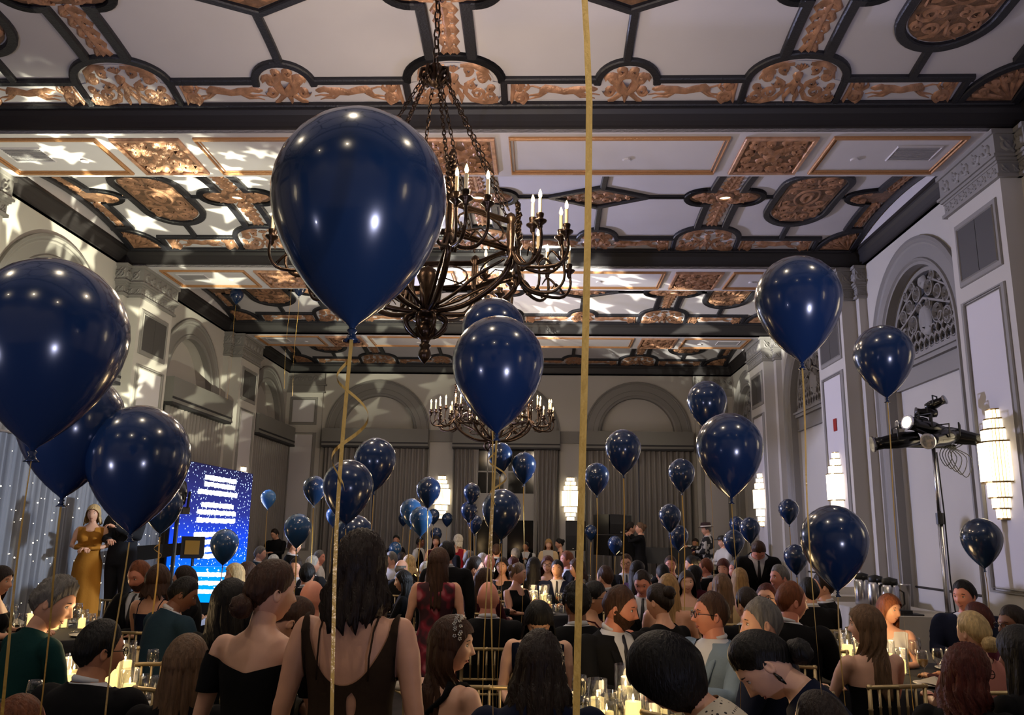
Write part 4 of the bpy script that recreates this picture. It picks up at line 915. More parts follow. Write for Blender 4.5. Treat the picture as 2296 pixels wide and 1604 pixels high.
for nm, x, y, z, r, h, ax in (('snare_drum', -.25, -.2, .62, .18, .14, 0), ('floor_tom', .45, -.15, .35, .2, .4, 0), ('rack_tom', .1, .1, .85, .15, .2, 0)):
    m = MB(); m.lathe([(0, 0), (r, 0), (r, h), (0, h)], 18, (x, y, z)); d = m.build(nm, M['gloss'], t); m = MB(); m.lathe([(0, h+.002), (r*1.02, h+.002), (r*1.02, h-.02)], 18, (x, y, z)); m.build('drum_head', M['china'], d)
m = MB(); m.tube([(.1, -.25, .3), (.1, .15, .3)], .28, 20); m.build('bass_drum', M['gloss'], t)
for x, y, z in ((-.5, .1, 1.12), (.55, .2, 1.25), (-.2, .35, 1.3)):
    m = MB(); m.smooth = True; m.lathe([(0, .03), (.05, .02), (.23, 0), (.22, -.004), (0, .02)], 20, (x, y, z)); m.build('cymbal', M['brass'], t); m = MB(); m.tube([(x, y, .01), (x, y, z)], .01, 6); m.build('cymbal_stand', M['steel'], t)
t = thing('keyboard', 'black keyboard on a stand before the man in the white shirt', 'keyboard', (5.15, 18.2, 0), -.9); m = MB(); m.box((-.6, -.15, .92), (.6, .15, 1.0)); m.build('keybed', M['black'], t); m = MB(); m.box((-.56, -.13, 1.0), (.56, .02, 1.012)); m.build('keys', M['china'], t)
m = MB()
for y in (-.1, .1): m.tube([(-.45, y, .01), (.45, y, .92)], .015, 6); m.tube([(.45, y, .01), (-.45, y, .92)], .015, 6)
m.build('stand', M['black'], t)

# ---------------------------------------------------------------- lighting tree against the right wall
LT = (5.2, 9.1); t = thing('lighting_stand', 'tall steel stand holding theatre spotlights by the right wall', 'light stand', (LT[0], LT[1], 0))
m = MB(); m.smooth = True; m.tube([(0, 0, .3), (0, 0, 1.95)], .028, 10); m.tube([(0, 0, 1.9), (0, 0, 2.7)], .02, 10); m.build('pole', M['steel'], t)
m = MB(); m.lathe([(.04, 1.88), (.04, 2.0), (.0, 2.0)], 10); m.lathe([(.06, .78), (.06, .95), (.03, .98)], 10); m.build('collar', M['black'], t)
for k in range(3):
    a = k*2*PI/3+.4; m = MB(); m.tube([(.04*math.cos(a), .04*math.sin(a), .9), (.62*math.cos(a), .62*math.sin(a), .02)], .018, 8); m.tube([(.3*math.cos(a), .3*math.sin(a), .52), (0, 0, .35)], .008, 6); m.build('leg', M['steel' if k else 'black'], t)
m = MB(); m.tube([(-.3, 0, 2.72), (.26, .06, 2.72)], .024, 8); m.tube([(-.05, -.3, 2.75), (.0, .3, 2.75)], .024, 8); m.tube([(0, 0, 2.7), (0, 0, 3.05)], .02, 8); m.build('crossbar', M['black'], t)
def par(p, d, k, lit=False, L=.34, r=.085):
    P = Vector(p); D = Vector(d).normalized()
    m = MB(); m.smooth = True; m.tube([P-D*L*.55, P-D*L*.5, P-D*L*.2, P, P+D*L*.3, P+D*L*.5], [.02, r*.8, r, r*.95, r*.75, r*.8], 14); o = m.build('spotlight', M['gloss'], t)
    m = MB(); m.tube([P+D*(L*.5), P+D*(L*.5+.02)], r*.95, 14); m.build('front_rim', M['steel'], o)
    m = MB(); m.tube([P+D*(L*.5+.021), P+D*(L*.5+.024)], r*.72, 14); m.build('lens', M['can' if lit else 'glass'], o)
    s = D.cross(Vector((0, 0, 1))).normalized(); m = MB(); m.tube([P+s*r*1.05, P+s*r*1.1+Vector((0, 0, r*1.6)), P-s*r*1.1+Vector((0, 0, r*1.6)), P-s*r*1.05], .009, 6); m.build('yoke', M['black'], o)
for p, d, k in (((-.42, -.05, 2.76), (-1, .1, -.15), 0), ((-.12, -.12, 2.9), (-1, -.35, .2), 1), ((.0, -.2, 2.78), (-.8, -.5, -.2), 0), ((.3, .0, 2.82), (.9, -.5, -.25), 0), ((.02, .12, 3.1), (-.9, .3, .1), 0), ((-.1, .1, 3.0), (-1, .1, .1), 0), ((-.2, .12, 2.96), (-1, 0, 0), 0), ((.12, .12, 3.2), (.6, -.6, .3), 0)):
    par(p, d, k, bool(k), .46 if abs(p[2]-2.8) < .13 else .2, .09 if abs(p[2]-2.8) < .13 else .055)
m = MB()
for k in range(5):
    x = .12+.05*k; m.tube([(x, 0, 2.74), (x-.06-.02*k, 0, 2.62), (x, 0, 2.5-.03*k), (x+.07, 0, 2.6), (x+.02-.06*k, 0, 2.74)], .005, 5, sub=5)
m.tube([(.03, 0, 2.65), (.06, .02, 2.0), (.05, 0, 1.3), (.08, 0, .85)], .008, 5); m.build('cable', M['black'], t)

# ---------------------------------------------------------------- buffet tables with coffee urns at the right wall
def buffet(x0, y0, x1, y1, h, lab, clo):
    t = thing('buffet_table', lab, 'table', ((x0+x1)/2, (y0+y1)/2, 0)); a, b = (x1-x0)/2, (y1-y0)/2
    m = MB(); m.box((-a, -b, h-.03), (a, b, h)); m.build('tabletop', M['black'], t)
    m = MB(); m.smooth = True; per = [(-a-.02, -b-.02), (a+.02, -b-.02), (a+.02, b+.02), (-a-.02, b+.02), (-a-.02, -b-.02)]; vs = []; n = 0
    for (p, q) in zip(per[:-1], per[1:]):
        L = math.hypot(q[0]-p[0], q[1]-p[1]); k = int(L/.05); nx, ny = (q[1]-p[1])/L, -(q[0]-p[0])/L
        for i in range(k):
            s = i/k; o = .018*math.sin(i*1.3); x, y = p[0]+(q[0]-p[0])*s, p[1]+(q[1]-p[1])*s
            vs += [(x, y, h+.004), (x+nx*(.01+o), y+ny*(.01+o), 0.01)]; n += 1
    m.add(vs, [(2*i, 2*((i+1) % n), 2*((i+1) % n)+1, 2*i+1) for i in range(n)]); m.smooth = False; m.box((-a, -b, h+.001), (a, b, h+.006)); m.build('table_skirt', clo, t); return h+.006
hb = buffet(4.55, 9.0, 5.35, 10.9, .93, 'white-skirted buffet table by the right wall beside the light stand', M['tclothw'])
hc = buffet(4.7, 11.6, 5.5, 13.2, .95, 'farther white-draped buffet table under the second right arch', M['tclothw'])
for k, (x, y, lab) in enumerate(((4.72, 9.35, 'nearest steel coffee flask on the buffet'), (4.78, 9.9, 'second steel coffee flask on the buffet'), (4.85, 10.5, 'farthest steel coffee flask on the buffet'))):
    t = thing('coffee_flask', lab+' table with black lid', 'coffee flask', (x, y, hb)); m = MB(); m.smooth = True; m.lathe([(0, 0), (.085, 0), (.09, .02), (.09, .27), (.07, .3)], 16); m.build('body', M['steel'], t)
    m = MB(); m.smooth = True; m.lathe([(.072, .29), (.08, .31), (.08, .36), (.0, .38)], 14); m.box((-.02, -.13, .31), (.02, -.05, .34)); m.build('lid', M['black'], t); m = MB(); m.tube([(.09, 0, .25), (.14, 0, .22), (.14, 0, .1), (.09, 0, .06)], .01, 6); m.build('handle', M['black'], t)
t = thing('steel_urn', 'wide brushed steel tub standing between the coffee flasks', 'tub', (4.95, 9.75, hb)); m = MB(); m.smooth = True; m.lathe([(0, 0), (.13, 0), (.15, .28), (.155, .285), (.145, .285), (.12, .02)], 18); m.build('tub', M['steel'], t)
m = MB(); m.box((5.0, 12.0, hc), (5.35, 12.4, hc+.1)); tag(m.build('white_box', M['china']), 'low white box on the farther buffet table', 'box')
m = MB(); m.box((4.62, 9.1, hb), (4.95, 9.28, hb+.015)); m.box((4.68, 9.14, hb+.015), (4.85, 9.24, hb+.05)); tag(m.build('tray', M['black']), 'black tray with a stack of napkins at the near end of the buffet', 'tray')

# moving-head projector that throws the stars, on a stand at the stage edge
t = thing('moving_head_projector', 'black moving-head projector on a stand at the stage edge behind the round balloon', 'projector', (-3.3, 9.62, 0)); m = MB(); m.tube([(0, 0, 0), (0, 0, 1.9)], .025, 8); m.lathe([(0, 0), (.2, 0), (.2, .02), (0, .03)], 16); m.build('stand', M['black'], t)
m = MB(); m.box((-.1, -.1, 1.88), (.1, .1, 1.96)); m.build('base', M['black'], t); m = MB(); m.smooth = True; m.tube([(.03, -.07, 2.0), (0, 0, 2.12), (-.03, .06, 2.24)], [.07, .09, .07], 12); m.build('lamp_head', M['gloss'], t)
m = MB(); m.tube([(-.11, 0, 1.95), (-.12, 0, 2.14)], .015, 6); m.tube([(.11, 0, 1.95), (.12, 0, 2.14)], .015, 6); m.build('yoke', M['black'], t)

# ---------------------------------------------------------------- people
def sstep(x, a, b): t = np.clip((x-a)/(b-a), 0, 1); return t*t*(3-2*t)
ARMS = {'table': ((.235, .10, .79), (.11, .33, .80)), 'down': ((.245, -.03, .74), (.25, .05, .50)), 'lap': ((.235, .03, .76), (.07, .27, .62)),
        'sip': ((.24, .20, .86), (.07, .24, 1.06)), 'chest': ((.24, .07, .79), (.06, .24, .90)), 'mic': ((.22, .20, .94), (.05, .24, 1.06)),
        'fold': ((.25, .02, .78), (.03, .23, .76)), 'out': ((.24, .16, .82), (.16, .42, .86)), 'lean': ((.24, .14, .72), (.22, .30, .56))}
def raw_body(sex, pose, arms, vox):
    m = MB(); dz = .36 if pose == 'stand' else 0.
    T = [(.47, .165, .125, 0), (.58, .165, .12, 0), (.70, .152, .108, 0), (.83, .162, .115, .0), (.93, .178, .118, 0), (1.015, .178, .1, -.005), (1.055, .13, .08, -.01), (1.09, .062, .06, -.01), (1.11, .03, .03, 0)] if sex == 'm' else \
        [(.47, .172, .13, 0), (.57, .172, .125, 0), (.68, .132, .098, 0), (.78, .13, .095, 0), (.90, .15, .102, 0), (.99, .152, .088, -.005), (1.042, .115, .07, -.01), (1.08, .054, .052, -.01), (1.10, .03, .03, 0)]
    n = 20; vs = []; fs = []
    for z, rx, ry, oy in T: vs += [(rx*math.copysign(abs(math.cos(2*PI*k/n))**.85, math.cos(2*PI*k/n)), oy+ry*math.sin(2*PI*k/n), z+dz) for k in range(n)]
    for i in range(len(T)-1): fs += [(i*n+k, i*n+(k+1) % n, (i+1)*n+(k+1) % n, (i+1)*n+k) for k in range(n)]
    fs += [tuple(range(n-1, -1, -1)), tuple((len(T)-1)*n+k for k in range(n))]; m.add(vs, fs)
    nr = .06 if sex == 'm' else .05
    m.tube([(0, -.02, 1.0+dz), (0, -.012, 1.07+dz), (0, .0, 1.14+dz), (0, .005, 1.18+dz)], [nr*1.25, nr*1.05, nr*.97, nr*.95], 14)
    sh = .195 if sex == 'm' else .165
    if sex == 'f':
        for s in (-1, 1): m.ell((s*.07, .085, .895+dz), (.065, .058, .065), 12, 8)
    hands = []
    for s, an in ((-1, arms[0]), (1, arms[1])):
        e, w_ = ARMS[an]; a = .053 if sex == 'm' else .043
        S_, E_, W_ = Vector((s*sh, -.005, 1.012+dz)), Vector((s*e[0]*(1 if sex == 'm' else .92), e[1], e[2]+dz)), Vector((s*w_[0], w_[1], w_[2]+dz))
        m.ell(tuple(S_-Vector((s*.008, 0, .008))), (a*1.12, a*1.12, a*1.15), 12, 8)
        m.tube([S_, (S_*2+E_)/3+Vector((s*.006, 0, 0)), (S_+E_*2)/3, E_, (E_*2+W_)/3, (E_+W_*2)/3, W_, W_+(W_-E_).normalized()*.03], [a, a*1.02, a*.88, a*.76, a*.78, a*.62, a*.5, a*.45], 10)
        hands.append((W_, (W_-E_).normalized(), s, an))
    for s in (-1, 1):
        if pose == 'stand': m.tube([(s*.085, 0, .95), (s*.09, .01, .75), (s*.09, .01, .5), (s*.09, -.01, .3), (s*.09, -.02, .08)], [.09, .085, .058, .056, .038], 10); m.tube([(s*.09, -.05, .05), (s*.09, .14, .035)], [.038, .032], 8)
        else: m.tube([(s*.09, .02, .56), (s*.1, .2, .55), (s*.11, .42, .53)], [.09, .082, .06], 10); m.tube([(s*.11, .42, .53), (s*.11, .43, .3), (s*.11, .40, .08)], [.058, .055, .038], 10); m.tube([(s*.11, .36, .05), (s*.11, .53, .035)], [.038, .03], 8)
    o = m.build('tmp', M['skin']); r = o.modifiers.new('r', 'REMESH'); r.mode = 'VOXEL'; r.voxel_size = vox
    q = o.modifiers.new('s', 'SMOOTH'); q.factor = .6; q.iterations = 5 if vox < .02 else 3
    ev = o.evaluated_get(bpy.context.evaluated_depsgraph_get()); me = ev.to_mesh()
    V = np.empty(len(me.vertices)*3); me.vertices.foreach_get('co', V); V = V.reshape(-1, 3)
    Nn = np.empty(len(me.vertices)*3); me.vertices.foreach_get('normal', Nn); Nn = Nn.reshape(-1, 3)
    F = [tuple(p.vertices) for p in me.polygons]; ev.to_mesh_clear(); md = o.data; bpy.data.objects.remove(o); bpy.data.meshes.remove(md)
    H = MB(); H.smooth = True
    for W_, d, s, an in hands: hand(H, W_, d, s, an, vox)
    return V, F, Nn, H
def hand(m, W, d, s, an, vox):
    "palm, four unequal bent fingers and a side-set thumb"
    inw = Vector((-s, 0, 0)); up = Vector((0, 0, 1)) if abs(d.z) < .8 else Vector((0, 1, 0))
    side_ = d.cross(up).normalized(); nrm = side_.cross(d).normalized()   # nrm = back of the hand
    if side_.dot(inw) < 0: side_ = -side_
    P = W+d*.045; q = []
    nn = 8 if vox < .02 else 6
    m.tube([W-d*.01, W+d*.02, W+d*.05, W+d*.085, W+d*.095], [.024, .032, .04, .038, .03], nn, flat=.5) if abs((side_).dot(Vector((1, 0, 0)))) > -1 else None
    for k, (o, L) in enumerate(((-.028, .058), (-.01, .07), (.009, .076), (.027, .068))):
        b = W+d*.085+side_*o; c = .5 if an in ('down', 'table', 'lap', 'out', 'lean') else 1.1
        d1 = (d*math.cos(c*.4)-nrm*math.sin(c*.4)); d2 = (d*math.cos(c*1.1)-nrm*math.sin(c*1.1)); d3 = (d*math.cos(c*1.7)-nrm*math.sin(c*1.7))
        m.tube([b, b+d1*L*.42, b+d1*L*.42+d2*L*.33, b+d1*L*.42+d2*L*.33+d3*L*.25], [.0092, .0086, .0078, .006], 6 if vox < .02 else 4)
    b = W+d*.03+side_*.028; t1 = (d*.6+side_*.8-nrm*.3).normalized(); t2 = (d*.9+side_*.2-nrm*.4).normalized()
    m.tube([b, b+t1*.035, b+t1*.035+t2*.03], [.0125, .0105, .008], 6 if vox < .02 else 4)
HEADZ = 1.21
def head_pt(sx, sy, sz, sex='m', feat=True, off=0.):
    "point(s) of a head from unit directions, with jaw, brow, sockets, nose, lips and chin"
    k = np.clip(-sz, 0, 1); jw = 1-(.30 if sex == 'm' else .36)*k**1.4
    x = (.074+off)*sx*jw; z = (.115+off)*sz; y = (.094+off)*sy
    y = np.where(sy < 0, y*(1-.32*k), y*(1-.10*k))
    y = np.where(sy > 0, np.minimum(y, .088+off), y)
    if feat:
        f = sstep(sy, .1, .45); g = lambda a, s: np.exp(-(a/s)**2); ax = np.abs(x)
        nz = np.clip((.022-z)/.05, 0, 1)*sstep(z, -.042, -.030)
        y = y+f*(.021*g(x, .0095)*nz*1.1+.006*g(ax-.010, .006)*g(z+.030, .009)+.004*g(z-.03, .01)*g(x, .05)-.011*g(ax-.031, .0155)*g(z-.006, .0125)
             +.0055*g(x, .022)*g(z+.0545, .006)+.0065*g(x, .020)*g(z+.066, .007)-.004*g(x, .022)*g(z+.0605, .003)+.009*g(x, .022)*g(z+.096, .014)+.004*g(ax-.04, .018)*g(z+.03, .02))
    return x, y, z
def dirs(nu, nv):
    th = np.linspace(0, PI, nv+1); ph = np.linspace(0, 2*PI, nu, endpoint=False); T, P_ = np.meshgrid(th, ph, indexing='ij')
    if nu > 30: P_ = P_+.0
    return np.sin(T)*np.cos(P_), np.sin(T)*np.sin(P_), np.cos(T)
def grid_faces(nu, nv): return [(j*nu+i, (j+1)*nu+i, (j+1)*nu+(i+1) % nu, j*nu+(i+1) % nu) for j in range(nv) for i in range(nu)]
def raw_head(sex, near):
    nu, nv = (72, 60) if near == 2 else (40, 32) if near == 1 else (26, 20)
    a, b, c = dirs(nu, nv); x, y, z = head_pt(a, b, c, sex); V = np.stack([x, y, z], -1).reshape(-1, 3); m = MB(); m.smooth = True; m.add(V.tolist(), grid_faces(nu, nv))
    for s in (-1, 1):   # ears
        m.lathe([(0, -.012), (.014, -.010), (.017, 0), (.012, .006), (.006, .003), (0, .002)], 10); n = 60
        vs = m.v[-n:]; m.v = m.v[:-n]; m.v += [(s*(.072+p[2]), -.008+p[0]*1.0-.25*s*0, -.006+p[1]*1.75) for p in vs]
    yf = lambda xx, zz: float(head_pt(np.array(xx/.074), np.sqrt(np.array(max(0., 1-(xx/.074)**2-(zz/.115)**2))), np.array(zz/.115), sex)[1])
    for s in (-1, 1):
        ye = yf(s*.031, .006)
        m.cur = 1; m.ell((s*.031, ye-.0055, .006), (.0135, .010, .0075), 10, 6); m.cur = 2; m.ell((s*.031, ye+.0005, .006), (.0062, .0052, .0062), 8, 6)
        m.cur = 3; yb = yf(s*.033, .028); m.tube([(s*.016, yb+.000, .024), (s*.03, yb+.0005, .030), (s*.046, yb-.012, .026)], [.0026, .0036, .0018], 5)
        m.cur = 3; m.tube([(s*.019, ye+.0005, .011), (s*.031, ye+.004, .0145), (s*.043, ye-.004, .010)], [.001, .0018, .001], 4)
    m.cur = 4; yl = yf(0, -.06)
    m.tube([(-.022, yl-.004, -.0585), (-.010, yl+.001, -.0555), (0, yl+.002, -.057), (.010, yl+.001, -.0555), (.022, yl-.004, -.0585)], [.001, .0035, .003, .0035, .001], 5)
    m.tube([(-.020, yl-.004, -.060), (0, yl+.002, -.0655), (.020, yl-.004, -.060)], [.001, .0048, .001], 5)
    return m
def clip_mesh(V, F, s, extra=None):
    "keep the part of a mesh where the field s >= 0, cutting faces cleanly along s = 0"
    keep = s >= 0; out = []; newi = {}; NV = []; NE = []
    def vid(i):
        if i not in newi: newi[i] = len(NV); NV.append(V[i]); NE.append(extra[i] if extra is not None else None)
        return newi[i]
    def eid(i, j):
        k = (min(i, j), max(i, j))
        if k not in newi:
            i, j = k; t = s[i]/(s[i]-s[j]); newi[k] = len(NV); NV.append(V[i]*(1-t)+V[j]*t); NE.append(extra[i]*(1-t)+extra[j]*t if extra is not None else None)
        return newi[k]
    for f in F:
        kk = [keep[i] for i in f]
        if all(kk): out.append(tuple(vid(i) for i in f))
        elif any(kk):
            p = []; n = len(f)
            for a in range(n):
                i, j = f[a], f[(a+1) % n]
                if keep[i]: p.append(vid(i))
                if keep[i] != keep[j]: p.append(eid(i, j))
            if len(p) > 2: out.append(tuple(p))
    return np.array(NV).reshape(-1, 3), out, (np.array(NE).reshape(-1, 3) if extra is not None else None)
def garment(V, F, N, sex, pose, kind, off=None):
    dz = .36 if pose == 'stand' else 0.; x, y, z = V[:, 0], V[:, 1], V[:, 2]-dz; ax = np.abs(x)
    legs = (z < .62); arm_out = ax-(.168 if sex == 'm' else .150)       # > 0 on the arms
    hand_cut = lambda L: L
    rad = np.sqrt(x**2+(y+.005)**2)
    if kind == 'jacket':
        s = np.minimum(1.062+.25*np.maximum(-y, 0)-z, rad-.066+np.maximum(1.03-z, 0)*9); vh = np.clip((z-.80)*.26, 0, .075); s = np.where((y > 0) & (ax < .15), np.minimum(s, ax-vh+(z < .80)*.2), s); o = .017
    elif kind == 'vest': s = np.minimum(np.minimum(1.05-z, z-.5), -arm_out+.0); vh = np.clip((z-.76)*.34, 0, .09); s = np.where((y > 0) & (ax < .14), np.minimum(s, ax-vh+(z < .76)*.2), s); o = .015
    elif kind == 'shirt': s = np.minimum(1.088-z, .30-0*x); o = .007
    elif kind == 'tee': s = np.minimum(1.075-z, rad-.075+np.maximum(1.0-z, 0)*5); s = np.where(arm_out > .0, np.minimum(s, np.maximum(z-.84, -.5)), s); o = .009
    elif kind == 'sleeves': s = np.minimum(1.095-z, rad-.060+np.maximum(1.05-z, 0)*5); o = .010
    elif kind == 'tank': s = np.minimum(np.minimum(1.03+.25*np.maximum(-y, 0)-z, -arm_out*1.0+.008+np.maximum(.5-z, 0)*9), (ax-.055)+np.maximum(.98-z, 0)*4); o = .007
    elif kind == 'strapless': s = np.minimum(.945-z+.1*np.maximum(y, 0), -arm_out+.012+np.maximum(.6-z, 0)*9); o = .008
    elif kind == 'low': s = np.minimum(.88-z+.9*np.maximum(y, 0), -arm_out+.012+np.maximum(.6-z, 0)*9); o = .008
    elif kind == 'scoop':
        zt = np.where(y < 0, .845+.14*np.clip(ax/.125, 0, 1.2)**2.2, .95); s = np.minimum(zt-z, -arm_out+.012+np.maximum(.6-z, 0)*9)
        hole = ((x-.03)/.016)**2+((z-.785)/.04)**2-1; s = np.where(y < 0, np.minimum(s, hole*.05), s); o = .010
    elif kind == 'off':
        zt = np.where(y < 0, .925+.28*ax, .97); s = np.where(arm_out > .0, np.minimum(zt-z, z-.84), zt-z); o = .012
    # arms of sleeved pieces stop at the wrist
    V2, F2, N2 = clip_mesh(V, F, s, N); return V2+N2*o, F2
HAIRC = {}
def raw_hair(style, near, sex):
    nu, nv = (64, 44) if near == 2 else (40, 26) if near == 1 else (26, 18)
    a, b, c = dirs(nu, nv); r = np.random.default_rng(abs(hash(style)) % 97 if False else len(style)*7+near)
    ang = np.abs(np.arctan2(a, b))     # 0 at the face, pi at the back
    curly = style in ('curly', 'wavy', 'locks'); t = {'short': .015, 'thin': .004, 'fade': .013, 'curly': .022, 'bob': .022, 'bobcap': .03, 'fringe': .006}.get(style, .016)
    x, y, z = head_pt(a, b, c, sex, feat=False, off=t)
    lim = np.interp(ang, [0, .45, .8, 1.1, 1.3, 1.45, 1.6, 1.8, 2.3, PI], [.074, .083, .070, .046, .006, -.032, .012, .006, -.05, -.078])
    if style in ('thin',): lim = np.interp(ang, [0, .8, 1.3, 1.6, 2.2, PI], [.105, .095, .03, -.01, -.03, -.065])
    if style == 'fringe': lim = np.interp(ang, [0, .8, 1.25, 1.6, PI], [.2, .2, .05, -.01, -.06])
    if style in ('long', 'wavy', 'locks', 'bob', 'bangs'): lim = np.interp(ang, [0, .7, 1.1, 1.35, 1.6, PI], [.066, .055, .01, -.06, -.09, -.10])
    if style == 'bobcap': lim = np.interp(ang, [0, .7, 1.1, 1.35, 1.7, PI], [.066, .05, .0, -.08, -.13, -.15])
    if style == 'bun' or style == 'updo': lim = np.interp(ang, [0, .75, 1.15, 1.5, 1.75, 2.3, PI], [.072, .062, .03, .0, .01, -.045, -.08])
    s = (z-lim)+.0035*np.sin(np.arctan2(a, b)*41)+.0025*np.sin(np.arctan2(a, b)*23+1); nzv = .5+.5*np.sin(ang*17*np.sign(a)+3*c)*np.sin(c*9+ang*5)
    lumps = ((.008 if style == 'curly' else .004)*(np.sin(a*30+2*np.sin(c*22))*np.sin(b*27+c*17)) if curly else .003*np.sin(ang*np.sign(a)*26+c*6))
    k = sstep(s, 0, .02); x, y, z = x*(1+(lumps/.09)*k), y*(1+(lumps/.1)*k), z+(lumps*k if curly else 0)+0*z
    if style in ('short', 'fade', 'curly'): z = z+np.where(c > .3, .008*k*(c-.3), 0)*(1 if style != 'curly' else 2)
    if style == 'fringe':
        s = np.minimum(s, .045-z)
    if style in ('short', 'fade', 'thin', 'curly', 'bun', 'updo', 'fringe'):   # hair thins out to nothing at the hairline
        x0, y0, z0_ = head_pt(a, b, c, sex, feat=False, off=.0012); k2 = .12+.88*sstep(s, 0, .05 if style != 'fade' else .11); x, y, z = x0+(x-x0)*k2, y0+(y-y0)*k2, z0_+(z-z0_)*k2
    V = np.stack([x, y, z], -1).reshape(-1, 3)
    V2, F2, _ = clip_mesh(V, grid_faces(nu, nv), s.reshape(-1))
    m = MB(); m.smooth = True; m.add(V2.tolist(), F2)
    if style in ('long', 'wavy', 'locks', 'bob', 'bangs', 'half'):
        L = {'bob': .11, 'wavy': .17, 'locks': .22}.get(style, .36); n = 46 if near == 2 else 28 if near else 18; rows = 14 if near else 8
        a0 = 1.25 if style != 'bob' else 1.15
        for lay in (0, 1):
            vs = []
            for j in range(rows+1):
                f = j/rows; z0 = .035-f*(L+.05)
                for i in range(n+1):
                    q = -1+2*i/n; th = a0+(PI-a0)*(1-abs(q)); sg = 1 if q > 0 else -1
                    kk = min(1, max(0, (-z0-.01)/.10)); rx = .088+lay*-.012+(.022 if style in ('wavy', 'bob', 'locks') else .012)*kk; ry = .102+lay*-.012-.004*kk
                    ph = th*sg; lock = .007*math.sin(ph*13+z0*(26 if curly else 5))+.006*math.sin(ph*29+1.7*math.sin(z0*(40 if curly else 9)))
                    amp = 1.25 if curly else .9; rr = 1+lock*amp/.09*min(1, .3+f*1.2)
                    zz = z0+(.010*math.sin(ph*11)+.007*math.sin(ph*23))*f**2*2; px = rx*math.sin(ph)*rr; py = ry*math.cos(ph)*rr-.004
                    if f > .35: py -= .05*(f-.35)*(1 if abs(math.cos(th)) > .3 else .3); 
                    tp = 1-.25*max(0, f-.75)/.25*(0 if style == 'bob' else 1); vs.append((px*tp, py, zz))
            fs = [(j*(n+1)+i, j*(n+1)+i+1, (j+1)*(n+1)+i+1, (j+1)*(n+1)+i) for j in range(rows) for i in range(n)]
            m.add(vs, fs)
        b_ = len(m.v)-(n+1); a_ = b_-(rows+1)*(n+1)
        m.f += [(a_+i, a_+i+1, b_+i+1, b_+i) for i in range(n)]; m.mi += [0]*n; m.sm += [True]*n
    if style in ('bun', 'updo'):
        c0 = (0, -.115, -.055) if style == 'bun' else (0, -.095, .055); rr = (.052, .042, .046)
        nu2, nv2 = (26, 18) if near == 2 else (14, 10); vs = []
        for j in range(nv2+1):
            for i in range(nu2):
                th = PI*j/nv2; p = 2*PI*i/nu2; q = 1+.05*math.sin(p*3+th*6)+.03*math.sin(p*9); vs.append((c0[0]+rr[0]*q*math.sin(th)*math.cos(p), c0[1]+rr[1]*q*math.cos(th), c0[2]+rr[2]*q*math.sin(th)*math.sin(p)))
        m.add(vs, grid_faces(nu2, nv2))
    return m
CACHE = {}
def cached(k, fn):
    if k not in CACHE: CACHE[k] = fn()
    return CACHE[k]
def rotm(ax, a):
    c, s = math.cos(a), math.sin(a)
    return {'x': np.array([[1, 0, 0], [0, c, -s], [0, s, c]]), 'y': np.array([[c, 0, s], [0, 1, 0], [-s, 0, c]]), 'z': np.array([[c, -s, 0], [s, c, 0], [0, 0, 1]])}[ax]
def make_mesh(name, V, F, mats, mi=None):
    me = bpy.data.meshes.new(name); me.from_pydata(np.asarray(V).tolist() if not isinstance(V, list) else V, [], F)
    for q in mats: me.materials.append(q)
    if mi is not None: me.polygons.foreach_set('material_index', mi)
    me.polygons.foreach_set('use_smooth', [True]*len(F)); me.update(); return me
SK = {'fair': S(214, 160, 132), 'pale': S(224, 176, 150), 'tan': S(188, 130, 98), 'brown': S(120, 76, 54), 'olive': S(196, 146, 112), 'red': S(212, 140, 116)}
HC_ = {'black': S(16, 13, 13), 'dark': S(34, 23, 18), 'brown': S(62, 40, 28), 'ash': S(104, 80, 60), 'blond': S(158, 124, 80), 'pblond': S(190, 164, 118), 'grey': S(104, 100, 96), 'white': S(176, 172, 164), 'auburn': S(74, 30, 22), 'ginger': S(110, 62, 36)}
CC = {'black': S(15, 15, 18), 'navy': S(16, 22, 44), 'green': S(12, 50, 50), 'charcoal': S(36, 38, 44), 'bluegrey': S(112, 130, 150), 'brown': S(52, 38, 28), 'red': S(120, 20, 36), 'maroon': S(60, 16, 28), 'white': S(196, 194, 192), 'gold': S(170, 116, 44), 'cream': S(196, 170, 130), 'pink': S(180, 120, 110), 'slate': S(30, 50, 64), 'purple': S(50, 24, 54)}
OCC = []
